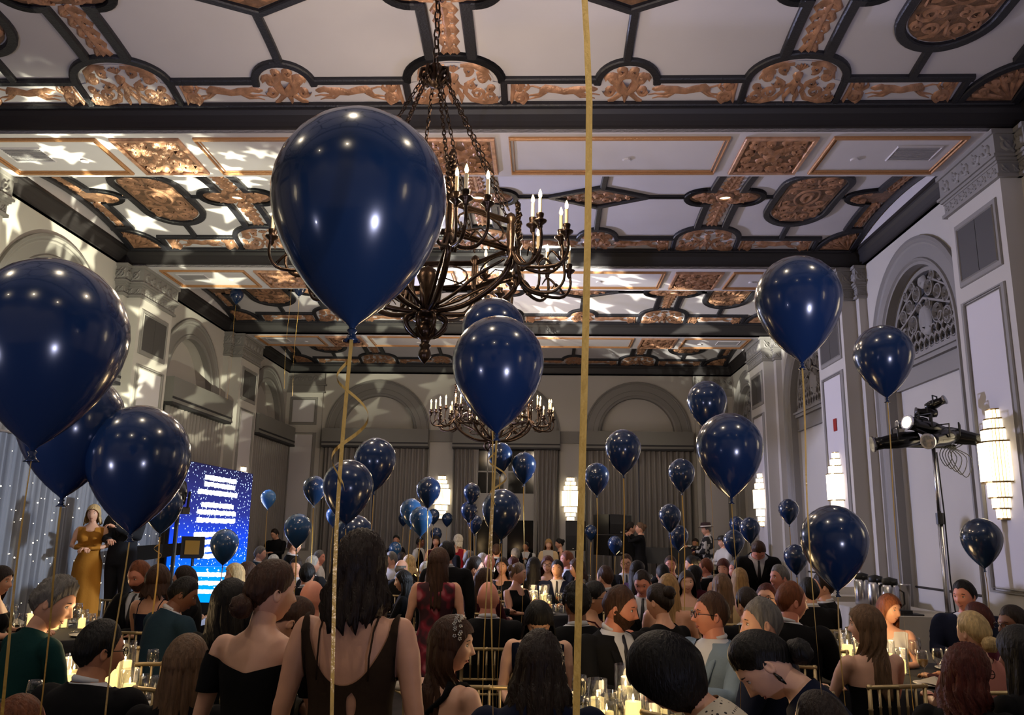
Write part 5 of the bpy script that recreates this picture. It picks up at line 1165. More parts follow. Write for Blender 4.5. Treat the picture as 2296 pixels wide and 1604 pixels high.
def person(u, v, d, pose, yaw, hy, hp, hair, hc, skin, sex, cloth, cc, label, lean=0, arms=('table', 'table'), roll=0, zb=0., opts='', scale=None):
    """u, v: crown of the head in the photo; d: distance along Y (0: from seated height).
    yaw / hy: body and head heading in degrees, 0 looks away from the camera, + turns to the photo's left; hp: head pitch, - looks down."""
    top0 = 1.325 if pose == 'sit' else 1.685
    if not d:
        e = CF+CR*(u-1148)/FPX+CU*(802-v)/FPX; d = (1.34-CAM[2])*e[1]/e[2]; d = min(max(d, 2.2), 19.5)
    P = at(u, v, Y=d); near = 2 if d < 6.2 else 1 if d < 9.5 else 0
    vox = {2: .0125, 1: .019, 0: .027}[near]
    sex_ = sex; dzp = .36 if pose == 'stand' else 0.
    V, F, N, H = cached(('b', sex_, pose, arms, vox), lambda: raw_body(sex_, pose, arms, vox))
    hd = cached(('h', sex_, near), lambda: raw_head(sex_, near))
    L, R_, hyr, hpr, rl = math.radians(lean), None, math.radians(hy-yaw), math.radians(hp), math.radians(roll)
    hyr = (hyr+PI) % (2*PI)-PI; hyr = max(-1.35, min(1.35, hyr))
    HR = rotm('z', hyr)@rotm('x', hpr)@rotm('y', rl); piv = np.array([0, -.005, 1.10+dzp])
    def warp(A, w=None):
        A = np.asarray(A, float).reshape(-1, 3).copy()
        if w is None: w = sstep(A[:, 2], 1.04+dzp, 1.12+dzp)*(1-sstep(np.hypot(A[:, 0], A[:, 1]), .12, .2))
        B = (A-piv)@HR.T+piv; A = A*(1-w)[:, None]+B*w[:, None]
        if lean:
            hz = .52+dzp; q = sstep(A[:, 2], hz, hz+.35)*L; c, s = np.cos(-q), np.sin(-q); y, z = A[:, 1].copy(), A[:, 2]-hz
            A[:, 1] = y*c-z*s; A[:, 2] = hz+y*s+z*c
        return A
    hoff = np.array([0, .012, HEADZ+dzp])
    top = warp([[0, 0.0+hoff[1], top0]], np.ones(1))[0]
    zt = P[2]-zb; s = zt/max(.2, top[2]) if pose == 'stand' else (zt-.47)/(top[2]-.47)
    s = min(max(s, .88), 1.14)
    if scale: s = scale
    yr = math.radians(yaw); cz, sz = math.cos(yr), math.sin(yr)
    X, Y = top[0]*s, top[1]*s; loc = (P[0]-(X*cz-Y*sz), P[1]-(X*sz+Y*cz), P[2]-top[2]*s)
    lift = 0
    t = thing('person', label, 'person', loc, yr); t.scale = (s, s, s)
    OCC.append((label, pose, loc, yr, s, d, P, u, v))
    # body
    hv = np.array(hd.v)+hoff; Vh = warp(hv, np.ones(len(hv))); Hv = warp(np.array(H.v)) if H.v else np.zeros((0, 3)); Vb = warp(V)
    n1, n2 = len(Vb), len(Hv); FF = list(F)+[tuple(n1+i for i in f) for f in H.f]+[tuple(n1+n2+i for i in f) for f in hd.f]
    mi = [0]*(len(F)+len(H.f))+hd.mi
    b = inst('body', make_mesh('body', np.concatenate([Vb, Hv, Vh]), FF, [M['skin'], M['eye'], M['iris'], M['brow'], M['lip']], mi), t, color=SK[skin])
    ccol = CC[cc] if cc in CC else CC['black']; cmat = M[cc] if cc in ('dots', 'floral', 'bold') else M['cloth']
    if cloth == 'suit':
        A, B = cached(('g', sex_, pose, arms, vox, 'shirt'), lambda: garment(V, F, N, sex_, pose, 'shirt')); inst('shirt', make_mesh('shirt', warp(A), B, [M['shirt']]), t)
        A, B = cached(('g', sex_, pose, arms, vox, 'jacket'), lambda: garment(V, F, N, sex_, pose, 'jacket')); inst('jacket', make_mesh('jacket', warp(A), B, [cmat]), t, color=ccol)
        for sg in (-1, 1):   # lapels lying along the opening
            m = MB(); m.smooth = True
            pts = [(sg*.088, .055, 1.05), (sg*.078, .112, .98), (sg*.055, .134, .90), (sg*.022, .142, .80)]; m.tube([(a, b_, c+dzp) for a, b_, c in pts], [.012, .024, .026, .012], 6, flat=.35)
            inst('lapel', make_mesh('lapel', warp(m.v), m.f, [cmat]), t, color=ccol)
        m = MB(); m.smooth = True; m.tube([(sg*.05, -.012+.03*0, 1.082+dzp) for sg in (0, 0)] and [(.058*math.cos(q), -.012+.058*math.sin(q), 1.095+dzp-.012*math.sin(q)) for q in [2*PI*i/14 for i in range(14)]], .009, 6, closed=True, flat=1.7); inst('collar', make_mesh('collar', warp(m.v), m.f, [M['shirt']]), t)
        if 'T' not in opts:
            m = MB(); m.smooth = True; m.tube([(0, .062, 1.075+dzp), (0, .085, 1.05+dzp), (0, .112, .98+dzp), (0, .128, .90+dzp), (0, .134, .80+dzp)], [.013, .012, .016, .02, .022], 6, flat=.4); inst('tie', make_mesh('tie', warp(m.v), m.f, [M['tie']]), t)
    elif cloth:
        A, B = cached(('g', sex_, pose, arms, vox, cloth), lambda: garment(V, F, N, sex_, pose, cloth)); inst('dress' if sex == 'f' else 'shirt', make_mesh('dress', warp(A), B, [cmat]), t, color=ccol)
        if 'V' in opts:
            A, B = cached(('g', sex_, pose, arms, vox, 'vest'), lambda: garment(V, F, N, sex_, pose, 'vest')); inst('vest', make_mesh('vest', warp(A), B, [M['cloth']]), t, color=CC['black'])
        if 's' in opts:     # shoulder straps
            wd = .013 if 'w' in opts else .006
            for sg in (-1, 1):
                m = MB(); m.smooth = True
                cr = -1 if 'x' in opts else 1
                m.tube([(sg*.085, .125, .93+dzp), (sg*.09, .10, .99+dzp), (sg*.095, .045, 1.048+dzp), (sg*.095, -.03, 1.058+dzp), (sg*.09, -.088, 1.01+dzp), (sg*(.085 if cr > 0 else .0), -.112, .93+dzp), (sg*(.085 if cr > 0 else -.09), -.112, .86+dzp)], wd, 6, flat=.45)
                inst('strap', make_mesh('strap', warp(m.v), m.f, [cmat]), t, color=ccol)
        if pose == 'stand' and sex == 'f':
            m = MB(); m.smooth = True; nn = 40; hem = .05 if 'g' in opts else .45; R0 = ((1.03, .128, .10), (.93, .178, .135), (.8, .185, .145), (.5, .19, .15), (hem, .21, .18)); vs = []
            for z, rx, ry in R0: vs += [(rx*math.cos(2*PI*k/nn)*(1+.035*math.sin(k*2*PI*9/nn)*(1.03-z)*1.5), ry*math.sin(2*PI*k/nn)*(1+.035*math.sin(k*2*PI*9/nn)*(1.03-z)*1.5), z) for k in range(nn)]
            m.add(vs, [(i*nn+k, i*nn+(k+1) % nn, (i+1)*nn+(k+1) % nn, (i+1)*nn+k) for i in range(len(R0)-1) for k in range(nn)])
            inst('skirt', make_mesh('skirt', warp(m.v), m.f, [cmat]), t, color=ccol)
    if hair != 'bald':
        hm = cached(('hair', hair, near, sex_), lambda: raw_hair(hair, near, sex_)); A = np.array(hm.v)+hoff
        w_ = sstep(A[:, 2], 1.00+dzp, 1.14+dzp)
        inst('hair', make_mesh('hair', warp(A, w_), hm.f, [M['hair']]), t, color=HC_[hc])
    def headpart(m, nm, mt, color=None):
        A = np.array(m.v)+hoff; inst(nm, make_mesh(nm, warp(A, np.ones(len(A))), m.f, [mt]), t, color=color)
    if 'G' in opts:
        m = MB(); m.smooth = True
        for sg in (-1, 1):
            m.tube([(sg*.032+.022*math.cos(q), .099-abs(.022*math.cos(q)*sg+.0)*.12, .004+.018*math.sin(q)) for q in [2*PI*i/14 for i in range(14)]], .0022, 5, closed=True)
            m.tube([(sg*.054, .096, .008), (sg*.077, .05, .008), (sg*.079, -.01, .004)], .002, 5)
        m.tube([(-.01, .100, .008), (0, .103, .010), (.01, .100, .008)], .002, 5); headpart(m, 'glasses', M['gloss'])
    if 'B' in opts:
        a_, b__, c_ = dirs(34, 26); x, y, z = head_pt(a_, b__, c_, sex_, off=.007); an_ = np.abs(np.arctan2(a_, b__))
        s_ = np.minimum(np.interp(an_, [0, .35, .7, 1.2, 1.6], [-.047, -.04, -.05, -.03, -.0])-z, np.interp(an_, [0, 1.5, 1.7, 2.2], [1, 1, 0, -1])*.05)
        A, B, _ = clip_mesh(np.stack([x, y, z], -1).reshape(-1, 3), grid_faces(34, 26), s_.reshape(-1)); m = MB(); m.add(A.tolist(), B); headpart(m, 'beard', M['hair'], HC_['brown'])
    if 'H' in opts:
        m = MB(); m.smooth = True; m.lathe([(.14, .05), (.142, .055), (.098, .065), (.095, .11), (.085, .15), (.0, .158)], 20, sy=1.15); headpart(m, 'hat', M['maroonhat'])
        m = MB(); m.lathe([(.1, .066), (.099, .09)], 20, sy=1.15); headpart(m, 'hat_band', M['china'])
    if 'C' in opts:
        m = MB(); m.smooth = True; m.lathe([(.085, .05), (.084, .09), (.06, .125), (0, .135)], 16, sy=1.2); m.box((-.06, .07, .05), (.06, .17, .058)); headpart(m, 'cap', M['black'])
    if 'J' in opts:      # headband of small metal flowers
        m = MB(); m.smooth = False; r_ = random.Random(5)
        for i in range(34):
            q = -1.25+2.5*i/33; cx, cy, cz_ = .092*math.sin(q), .028+r_.uniform(-.018, .018), .132*math.cos(q)-.002
            for k in range(5):
                aa = k*2*PI/5; e1 = np.array([math.cos(q), 0, -math.sin(q)]); e2 = np.array([0, 1, 0]); pp = np.array([cx, cy, cz_])+(e1*math.cos(aa)+e2*math.sin(aa))*.006; m.ell(tuple(pp), (.0034, .0034, .0034), 5, 3)
        headpart(m, 'flower_headband', M['pearl'])
    if 'Q' in opts:
        m = MB(); m.tube([(.02*math.cos(q), -.135, -.075+.016*math.sin(q)) for q in [2*PI*i/12 for i in range(12)]], .005, 5, closed=True); m.ell((0, -.137, -.075), (.007, .005, .007), 8, 6); headpart(m, 'hair_brooch', M['pearl'])
    if 'E' in opts:
        m = MB(); m.smooth = True
        for sg in (-1, 1): m.tube([(sg*.078, -.004, -.03), (sg*.08, -.004, -.055), (sg*.08, -.004, -.08)], [.003, .008, .002], 6)
        headpart(m, 'earring', M['gloss'])
    return t
M['maroonhat'] = mat('dark_felt_hat', S(48, 26, 28), .8)

# ---------------------------------------------------------------- who sits and stands where
tb, dn, lp = ('table', 'table'), ('down', 'down'), ('lap', 'lap')
P_ = person
# nearest row
P_(814, 1195, 2.95, 'stand', -4, -12, -4, 'wavy', 'dark', 'fair', 'f', 'scoop', 'brown', 'woman with wavy dark hair, bare back and brown scooped dress, in the foreground', arms=dn, opts='s')
P_(618, 1262, 3.15, 'stand', -12, -48, -4, 'bun', 'brown', 'pale', 'f', 'off', 'black', 'woman with low brown bun and black off-shoulder dress, back to the camera', arms=('down', 'fold'))
P_(1018, 1386, 3.9, 'sit', -42, -92, -4, 'long', 'brown', 'pale', 'f', 'low', 'black', 'woman wearing a silver flower headband, seen in profile', arms=('down', 'lap'), opts='swxJ')
P_(1212, 1420, 3.35, 'sit', 4, -6, -10, 'locks', 'dark', 'fair', 'm', 'sleeves', 'navy', 'person with wavy shoulder-length dark hair and dark navy jacket, back to camera', lean=4)
P_(1446, 1446, 3.1, 'sit', 70, 60, 4, 'bobcap', 'black', 'fair', 'f', 'sleeves', 'dots', 'person with black bob wearing a white polka dot blouse', lean=40, roll=-8)
P_(1652, 1440, 3.45, 'sit', 72, 80, -16, 'bun', 'black', 'pale', 'f', 'sleeves', 'navy', 'woman in navy with black bun and long earring looking down', lean=34, opts='E')
P_(236, 1398, 3.6, 'sit', -8, -42, -3, 'short', 'black', 'tan', 'm', 'suit', 'black', 'man in black suit and glasses seen from behind at lower left', lean=3, opts='G')
P_(424, 1428, 3.45, 'sit', 4, 0, -4, 'long', 'ash', 'fair', 'f', 'sleeves', 'black', 'woman with long ash blond hair seen from behind, right of the black-suited man', arms=tb)
P_(52, 1557, 2.45, 'sit', -5, -10, -6, 'thin', 'ginger', 'red', 'm', 'suit', 'black', 'balding head at the very bottom left corner')
P_(1830, 1560, 2.75, 'sit', 10, 40, -6, 'short', 'dark', 'fair', 'm', 'suit', 'black', 'dark-haired head cut off by the bottom edge at right')
P_(2168, 1448, 3.75, 'sit', -30, -72, -6, 'wavy', 'auburn', 'fair', 'f', 'sleeves', 'black', 'woman with wavy reddish hair and cat-eye glasses at lower right', opts='G')
P_(2282, 1408, 3.9, 'sit', 20, 30, -4, 'long', 'black', 'brown', 'f', 'sleeves', 'black', 'dark-haired woman cut off by the right edge', arms=lp)
# left tables
P_(146, 1306, 4.75, 'sit', -30, -78, -8, 'curly', 'grey', 'fair', 'f', 'sleeves', 'green', 'person in dark green jacket with curly greying hair, profile to the right', lean=14)
P_(6, 1272, 7.2, 'sit', -70, -85, -5, 'long', 'dark', 'fair', 'f', 'strapless', 'black', 'bare-shouldered woman at the left edge in profile', arms=tb)
P_(308, 1262, 7.4, 'sit', 165, 160, -18, 'fade', 'ginger', 'red', 'm', 'suit', 'black', 'bearded bald man in black suit facing the camera on the left', opts='B')
P_(357, 1270, 6.9, 'sit', -5, -10, 0, 'bob', 'brown', 'fair', 'f', 'strapless', 'navy', 'woman with short brown bob and bare back in dark strap dress', opts='s', scale=.98)
P_(412, 1273, 7.4, 'sit', 120, 95, -8, 'short', 'dark', 'fair', 'm', 'suit', 'black', 'young dark-haired man in black suit behind the leaning man', arms=tb)
P_(428, 1300, 6.3, 'sit', -35, -70, -12, 'short', 'black', 'brown', 'm', 'suit', 'slate', 'man in dark blue suit leaning forward to the right', lean=12)
P_(521, 1302, 5.0, 'sit', -5, -25, -3, 'long', 'black', 'fair', 'f', 'tee', 'black', 'woman with straight black hair and black ruffled dress, left of the bun woman')
P_(526, 1265, 9.3, 'sit', 150, 120, -5, 'long', 'pblond', 'pale', 'f', 'tank', 'black', 'pale blond woman in front of the lit screen bottom')
P_(557, 1263, 9.5, 'sit', -20, -60, -5, 'bob', 'brown', 'fair', 'f', 'tank', 'black', 'brown-haired woman right of the pale blond one')
P_(586, 1227, 13, 'stand', -60, -85, -5, 'short', 'grey', 'fair', 'm', 'suit', 'slate', 'grey-haired man in profile right of the screen', arms=dn, scale=.93)
P_(614, 1246, 12.4, 'sit', 0, -10, 0, 'short', 'white', 'fair', 'm', 'suit', 'black', 'white-haired man seen from behind right of the screen')
P_(536, 1308, 7.6, 'sit', 100, 100, -10, 'short', 'brown', 'red', 'm', 'suit', 'black', 'man half hidden between the screen and the bun woman')
P_(614, 1188, 19.6, 'stand', 170, 150, -20, 'short', 'dark', 'fair', 'm', 'sleeves', 'black', 'figure in black bent over equipment before the left far curtain', arms=('table', 'table'))
P_(661, 1206, 11.5, 'stand', -60, -80, 0, 'short', 'brown', 'fair', 'm', 'suit', 'black', 'man standing behind the blue balloon left of centre', arms=dn)
P_(665, 1253, 11.2, 'sit', 170, 175, -5, 'short', 'dark', 'fair', 'm', 'suit', 'black', 'dark-haired man facing the camera behind the bun woman')
P_(702, 1249, 11.8, 'sit', -30, -60, 0, 'short', 'white', 'fair', 'm', 'suit', 'charcoal', 'white-haired man left of the wavy-haired woman')
P_(717, 1236, 14.5, 'sit', -80, -95, 0, 'short', 'grey', 'red', 'm', 'shirt', 'white', 'man in white shirt behind the white-haired man')
P_(690, 1266, 9.2, 'sit', 10, 0, 0, 'short', 'black', 'tan', 'm', 'suit', 'black', 'black-haired man from behind between the two standing women')
P_(702, 1303, 5.7, 'sit', -5, -12, 0, 'bald', 'brown', 'red', 'm', 'suit', 'black', 'bald man from behind between the two standing women', arms=tb)
P_(690, 1356, 4.6, 'sit', -70, -60, -34, 'short', 'brown', 'fair', 'm', 'suit', 'black', 'brown-haired person bowing low between the two standing women', lean=12)
# centre, beyond the wavy-haired woman
P_(889, 1201, 19.3, 'stand', 170, 180, 0, 'updo', 'black', 'tan', 'f', 'sleeves', 'black', 'dark-haired waitress standing before the left far curtain', arms=dn)
P_(943, 1206, 18.6, 'stand', -110, -100, 0, 'short', 'black', 'brown', 'm', 'shirt', 'white', 'waiter in white shirt and vest under the left far sconce', arms=('chest', 'down'), opts='V')
P_(978, 1203, 17.5, 'stand', 175, 180, 0, 'long', 'dark', 'fair', 'f', 'tank', 'maroon', 'woman in maroon dress hidden behind a small balloon', arms=('chest', 'chest'))
P_(877, 1239, 13.5, 'sit', 150, 120, 0, 'short', 'grey', 'fair', 'm', 'shirt', 'white', 'grey-haired man in white shirt right of the wavy-haired woman')
P_(901, 1256, 11.2, 'sit', -20, -40, 0, 'fringe', 'grey', 'fair', 'm', 'suit', 'black', 'balding man right of the wavy-haired woman')
P_(918, 1247, 12.2, 'sit', 0, 10, 0, 'bob', 'pblond', 'fair', 'f', 'sleeves', 'black', 'blond woman from behind left of the floral dress')
P_(904, 1281, 9.3, 'sit', 90, 100, -4, 'long', 'black', 'fair', 'f', 'sleeves', 'black', 'black-haired woman in profile beside the wavy-haired woman')
P_(900, 1240, 15.5, 'sit', 20, 20, 0, 'short', 'dark', 'fair', 'm', 'suit', 'black', 'dark head behind the blond woman left of the floral dress')
P_(986, 1231, 6.7, 'stand', 5, -20, -6, 'long', 'brown', 'fair', 'f', 'tank', 'floral', 'woman in a red floral dress walking with long brown hair', arms=dn, scale=.93, opts='')
P_(1002, 1217, 8.2, 'stand', 10, 25, 0, 'short', 'black', 'tan', 'm', 'suit', 'black', 'dark-haired man in black standing behind the floral dress', arms=dn, scale=.96)
P_(1028, 1200, 17, 'stand', -20, -40, 0, 'bob', 'white', 'fair', 'f', 'tank', 'red', 'white-haired woman in a red top standing by the left far sconce', arms=dn)
P_(1012, 1214, 15, 'stand', -40, -60, 0, 'short', 'dark', 'fair', 'm', 'suit', 'black', 'dark-suited man standing before the woman in red', arms=dn)
P_(955, 1262, 11, 'sit', 20, 30, 0, 'short', 'white', 'fair', 'm', 'suit', 'black', 'silver-haired guest seated left of the floral dress')
P_(1053, 1237, 14, 'sit', -30, -50, 0, 'short', 'grey', 'fair', 'm', 'suit', 'charcoal', 'grey-haired man right of the floral dress')
P_(1065, 1251, 9.7, 'sit', -60, -85, 0, 'short', 'dark', 'fair', 'm', 'suit', 'black', 'dark-haired man in suit right of the floral dress, in profile')
P_(1082, 1243, 13, 'sit', 20, 40, 0, 'short', 'white', 'fair', 'm', 'suit', 'navy', 'white-haired man behind the profile man')
P_(1098, 1243, 12.8, 'sit', 0, 0, 0, 'bald', 'ginger', 'red', 'm', 'suit', 'black', 'bald man from behind above the large bald man')
P_(1126, 1251, 11.8, 'sit', 160, 170, 0, 'long', 'dark', 'fair', 'f', 'tank', 'black', 'dark-haired woman facing the camera left of the centre table')
P_(1088, 1276, 9.0, 'sit', -30, -60, -4, 'long', 'brown', 'fair', 'f', 'sleeves', 'maroon', 'woman with long brown hair above the large bald man')
P_(1095, 1305, 6.4, 'sit', 3, 5, 0, 'bald', 'grey', 'red', 'm', 'suit', 'black', 'large bald man in black suit, back to camera at centre', arms=tb, scale=1.08)
P_(1113, 1222, 17, 'sit', 0, 0, 0, 'short', 'brown', 'fair', 'm', 'suit', 'black', 'far seated man under the large low centre balloon')
P_(1164, 1265, 10.2, 'sit', -130, -105, -4, 'updo', 'ash', 'fair', 'f', 'tank', 'black', 'woman with pinned-up hair at the candlelit centre table', arms=('chest', 'table'))
P_(1151, 1251, 13, 'sit', 10, 10, 0, 'bob', 'auburn', 'fair', 'f', 'tank', 'black', 'auburn-haired guest behind the pinned-up hair woman')
P_(1197, 1251, 11.8, 'sit', -20, -30, 0, 'long', 'black', 'fair', 'f', 'tank', 'black', 'black-haired woman from behind beyond the centre table')
P_(1228, 1248, 12.4, 'sit', 170, 175, 0, 'wavy', 'auburn', 'pale', 'f', 'strapless', 'cream', 'red-haired woman in glasses behind the centre table', opts='G')
P_(1250, 1258, 11.5, 'sit', 172, 165, 0, 'short', 'black', 'olive', 'm', 'suit', 'navy', 'smiling black-haired man in navy suit at the candlelit centre table')
P_(1271, 1238, 13.6, 'sit', 120, 100, 0, 'short', 'ginger', 'red', 'm', 'suit', 'black', 'man in profile right behind the smiling man')
P_(1294, 1255, 11.6, 'sit', 100, 95, 0, 'bob', 'brown', 'fair', 'f', 'tank', 'cream', 'woman in a cream top at the right of the centre table')
P_(1230, 1210, 18.5, 'stand', 178, 180, -10, 'wavy', 'blond', 'pale', 'f', 'sleeves', 'cream', 'blond woman standing reading a white sheet of paper', arms=('chest', 'chest'))
P_(1253, 1209, 18.9, 'stand', 95, 100, -5, 'updo', 'black', 'fair', 'f', 'tank', 'black', 'dark-haired woman with updo beside the one reading', arms=dn)
P_(1179, 1217, 19.6, 'stand', 175, 150, 0, 'short', 'black', 'tan', 'm', 'shirt', 'white', 'waiter in vest standing before the middle far window', arms=('chest', 'down'), opts='V')
P_(1156, 1231, 16.5, 'sit', 30, 20, 0, 'short', 'grey', 'fair', 'm', 'suit', 'charcoal', 'grey-haired guest left of the far waiter')
P_(1208, 1361, 5.25, 'sit', 176, 180, -42, 'long', 'black', 'pale', 'f', 'tank', 'navy', 'dark-haired woman in navy facing the camera, looking down', arms=lp)
P_(1292, 1315, 5.8, 'sit', 6, 20, 0, 'curly', 'black', 'brown', 'm', 'suit', 'black', 'man with black curly hair from behind left of the bearded man', arms=tb)
P_(1334, 1307, 6.6, 'sit', -110, -95, -2, 'updo', 'black', 'olive', 'f', 'strapless', 'maroon', 'smiling woman in glasses with black hair, profile right', opts='Gs')
P_(1398, 1319, 5.25, 'sit', -150, -110, -10, 'fade', 'brown', 'red', 'm', 'suit', 'black', 'bearded man in black suit and tie turned to the right', opts='B', arms=tb)
P_(1356, 1271, 9.4, 'sit', 30, 40, 0, 'fade', 'brown', 'fair', 'm', 'suit', 'black', 'short-haired man from behind above the bearded man')
P_(1404, 1245, 12.6, 'sit', 175, 170, 0, 'short', 'brown', 'fair', 'm', 'suit', 'black', 'man in glasses and black tie left of the singer', opts='G')
P_(1430, 1259, 11.6, 'sit', -40, -60, -4, 'long', 'black', 'tan', 'f', 'sleeves', 'purple', 'black-haired guest from behind under the singer')
P_(1438, 1283, 8.4, 'sit', 165, 160, -22, 'fade', 'dark', 'red', 'm', 'suit', 'black', 'man with short dark hair looking down, beside the curly bun woman')
P_(1472, 1313, 6.2, 'sit', 30, 45, -4, 'updo', 'dark', 'fair', 'f', 'tee', 'black', 'woman with dark pinned hair and black short-sleeved dress', lean=6)
P_(1498, 1290, 7.6, 'sit', -15, -20, 0, 'long', 'blond', 'fair', 'f', 'low', 'cream', 'blond woman with a bare back left of the smiling brunette')
P_(1503, 1249, 12.6, 'sit', 170, 170, 0, 'short', 'brown', 'red', 'm', 'suit', 'black', 'man lifting a glass to his mouth beneath the music stand', arms=('sip', 'table'))
P_(1486, 1268, 10.6, 'sit', 10, 5, 0, 'short', 'black', 'fair', 'm', 'suit', 'navy', 'dark-haired man from behind under the man drinking')
P_(1539, 1282, 9.3, 'sit', 170, 178, 0, 'long', 'dark', 'pale', 'f', 'low', 'cream', 'smiling brunette with long dark hair facing the camera', opts='s')
P_(1557, 1270, 10.6, 'sit', -40, -70, 0, 'long', 'black', 'fair', 'f', 'sleeves', 'maroon', 'long-haired dark woman from behind right of the smiling brunette')
P_(1550, 1248, 13.4, 'sit', 60, 80, 0, 'updo', 'black', 'fair', 'f', 'tank', 'black', 'woman with jewelled dark hair below the drum kit', opts='Q')
P_(1582, 1254, 12.2, 'sit', 40, 60, 0, 'fade', 'ginger', 'red', 'm', 'suit', 'black', 'short-haired reddish man in profile left, below the man in the hat')
P_(1621, 1255, 11.9, 'sit', 160, 150, -10, 'long', 'auburn', 'fair', 'f', 'tank', 'black', 'auburn-haired woman looking down below the keyboard player')
P_(1650, 1259, 11.6, 'sit', 130, 100, 0, 'short', 'grey', 'red', 'm', 'shirt', 'white', 'grey-haired man in a light shirt by the waiter')
P_(1618, 1289, 8.4, 'sit', 10, 20, 0, 'long', 'ash', 'fair', 'f', 'tank', 'cream', 'woman with long straight ash hair from behind right of the candle table')
P_(1658, 1276, 9.6, 'sit', 0, 0, 0, 'long', 'blond', 'fair', 'f', 'tank', 'cream', 'blond woman from behind in front of the leaning waiter')
P_(1702, 1223, 10.0, 'stand', 172, 170, -32, 'short', 'brown', 'red', 'm', 'suit', 'black', 'waiter in black suit leaning over a table at right', lean=24, arms=('lean', 'lean'), scale=1.03)
P_(1746, 1270, 9.3, 'sit', 100, 110, 0, 'short', 'grey', 'red', 'm', 'suit', 'black', 'older man with short hair right of the leaning waiter')
P_(1720, 1313, 6.9, 'sit', 165, 150, 10, 'short', 'auburn', 'fair', 'f', 'sleeves', 'white', 'woman with short auburn hair and glasses looking up', opts='G')
P_(1673, 1322, 6.4, 'sit', 20, 30, 0, 'short', 'dark', 'fair', 'm', 'suit', 'black', 'dark-haired man from behind between the two suited men')
P_(1594, 1332, 5.1, 'sit', 128, 95, 2, 'fade', 'brown', 'red', 'm', 'suit', 'bluegrey', 'man in pale blue-grey suit and glasses, profile left', opts='GT', arms=('out', 'lap'))
P_(1700, 1346, 4.7, 'sit', 60, 88, 0, 'fade', 'grey', 'fair', 'm', 'suit', 'navy', 'grey-haired man in navy suit, profile left', lean=6, arms=('table', 'table'), scale=1.1)
P_(1776, 1309, 5.9, 'sit', -25, -80, -4, 'fade', 'ginger', 'red', 'm', 'suit', 'black', 'man with receding red hair in black suit, profile right', scale=1.08)
# band
P_(1436, 1173, 18.2, 'stand', 80, 85, 6, 'updo', 'ash', 'fair', 'f', 'sleeves', 'black', 'singer in a long black dress with a microphone, profile left', arms=('mic', 'mic'), opts='g', scale=1.05)
P_(1414, 1172, 18.9, 'stand', -60, -80, 0, 'short', 'dark', 'fair', 'm', 'sleeves', 'black', 'second singer standing behind the singer in the long dress', arms=('mic', 'chest'))
P_(1582, 1176, 18.4, 'stand', 70, 95, -4, 'short', 'grey', 'fair', 'm', 'suit', 'bold', 'guitarist in a black-and-white print jacket and a felt hat', arms=('fold', 'out'), opts='H', scale=1.05)
P_(1559, 1209, 19.9, 'stand', 160, 150, -6, 'short', 'dark', 'tan', 'm', 'sleeves', 'purple', 'drummer with dark hair behind the cymbals', arms=('chest', 'table'))
P_(1619, 1203, 17.4, 'stand', 110, 100, -4, 'short', 'dark', 'fair', 'm', 'shirt', 'white', 'keyboard player in white shirt, dark tie and cap', opts='C')
# right tables
P_(1812, 1299, 8.0, 'sit', 0, 10, 0, 'short', 'black', 'fair', 'm', 'suit', 'black', 'black-haired man from behind right of the red-haired man')
P_(1842, 1288, 8.3, 'sit', 60, 80, 0, 'short', 'dark', 'fair', 'm', 'suit', 'black', 'man raising a glass beneath the big low balloon', arms=('sip', 'sip'))
P_(1940, 1360, 5.2, 'sit', 14, 60, 0, 'long', 'ash', 'pale', 'f', 'low', 'black', 'woman with long light brown hair and bare back on the gold chair', arms=tb)
P_(1995, 1335, 6.9, 'sit', 150, -150, -8, 'long', 'ginger', 'fair', 'f', 'tank', 'white', 'woman with long ginger hair and white top facing right')
P_(2158, 1305, 7.3, 'sit', 150, 125, -4, 'short', 'black', 'red', 'm', 'suit', 'navy', 'dark-haired man in navy suit seated before the light stand', arms=('chest', 'table'))
P_(2188, 1356, 5.9, 'sit', 30, 50, 0, 'short', 'auburn', 'tan', 'f', 'sleeves', 'maroon', 'dark auburn-haired woman behind the blond bun')
P_(2176, 1375, 5.1, 'sit', 10, 20, -2, 'bun', 'pblond', 'pale', 'f', 'tee', 'pink', 'blond woman with a jewelled low bun seen from behind', opts='Q')
P_(2268, 1363, 5.5, 'sit', 140, 100, 0, 'short', 'dark', 'brown', 'f', 'sleeves', 'maroon', 'short-haired woman in glasses facing left at the right edge', opts='G')
# on the stage
P_(212, 1134, 10.5, 'stand', -165, -168, 0, 'bob', 'pblond', 'pale', 'f', 'tank', 'gold', 'blond woman on the stage in a long gold halter gown', arms=('fold', 'fold'), opts='g', zb=.4)
P_(288, 1105, 10.6, 'stand', 172, -178, 0, 'short', 'dark', 'fair', 'm', 'suit', 'charcoal', 'man in dark suit on the stage, head hidden by a balloon', arms=('chest', 'fold'), zb=.4, scale=1.06)
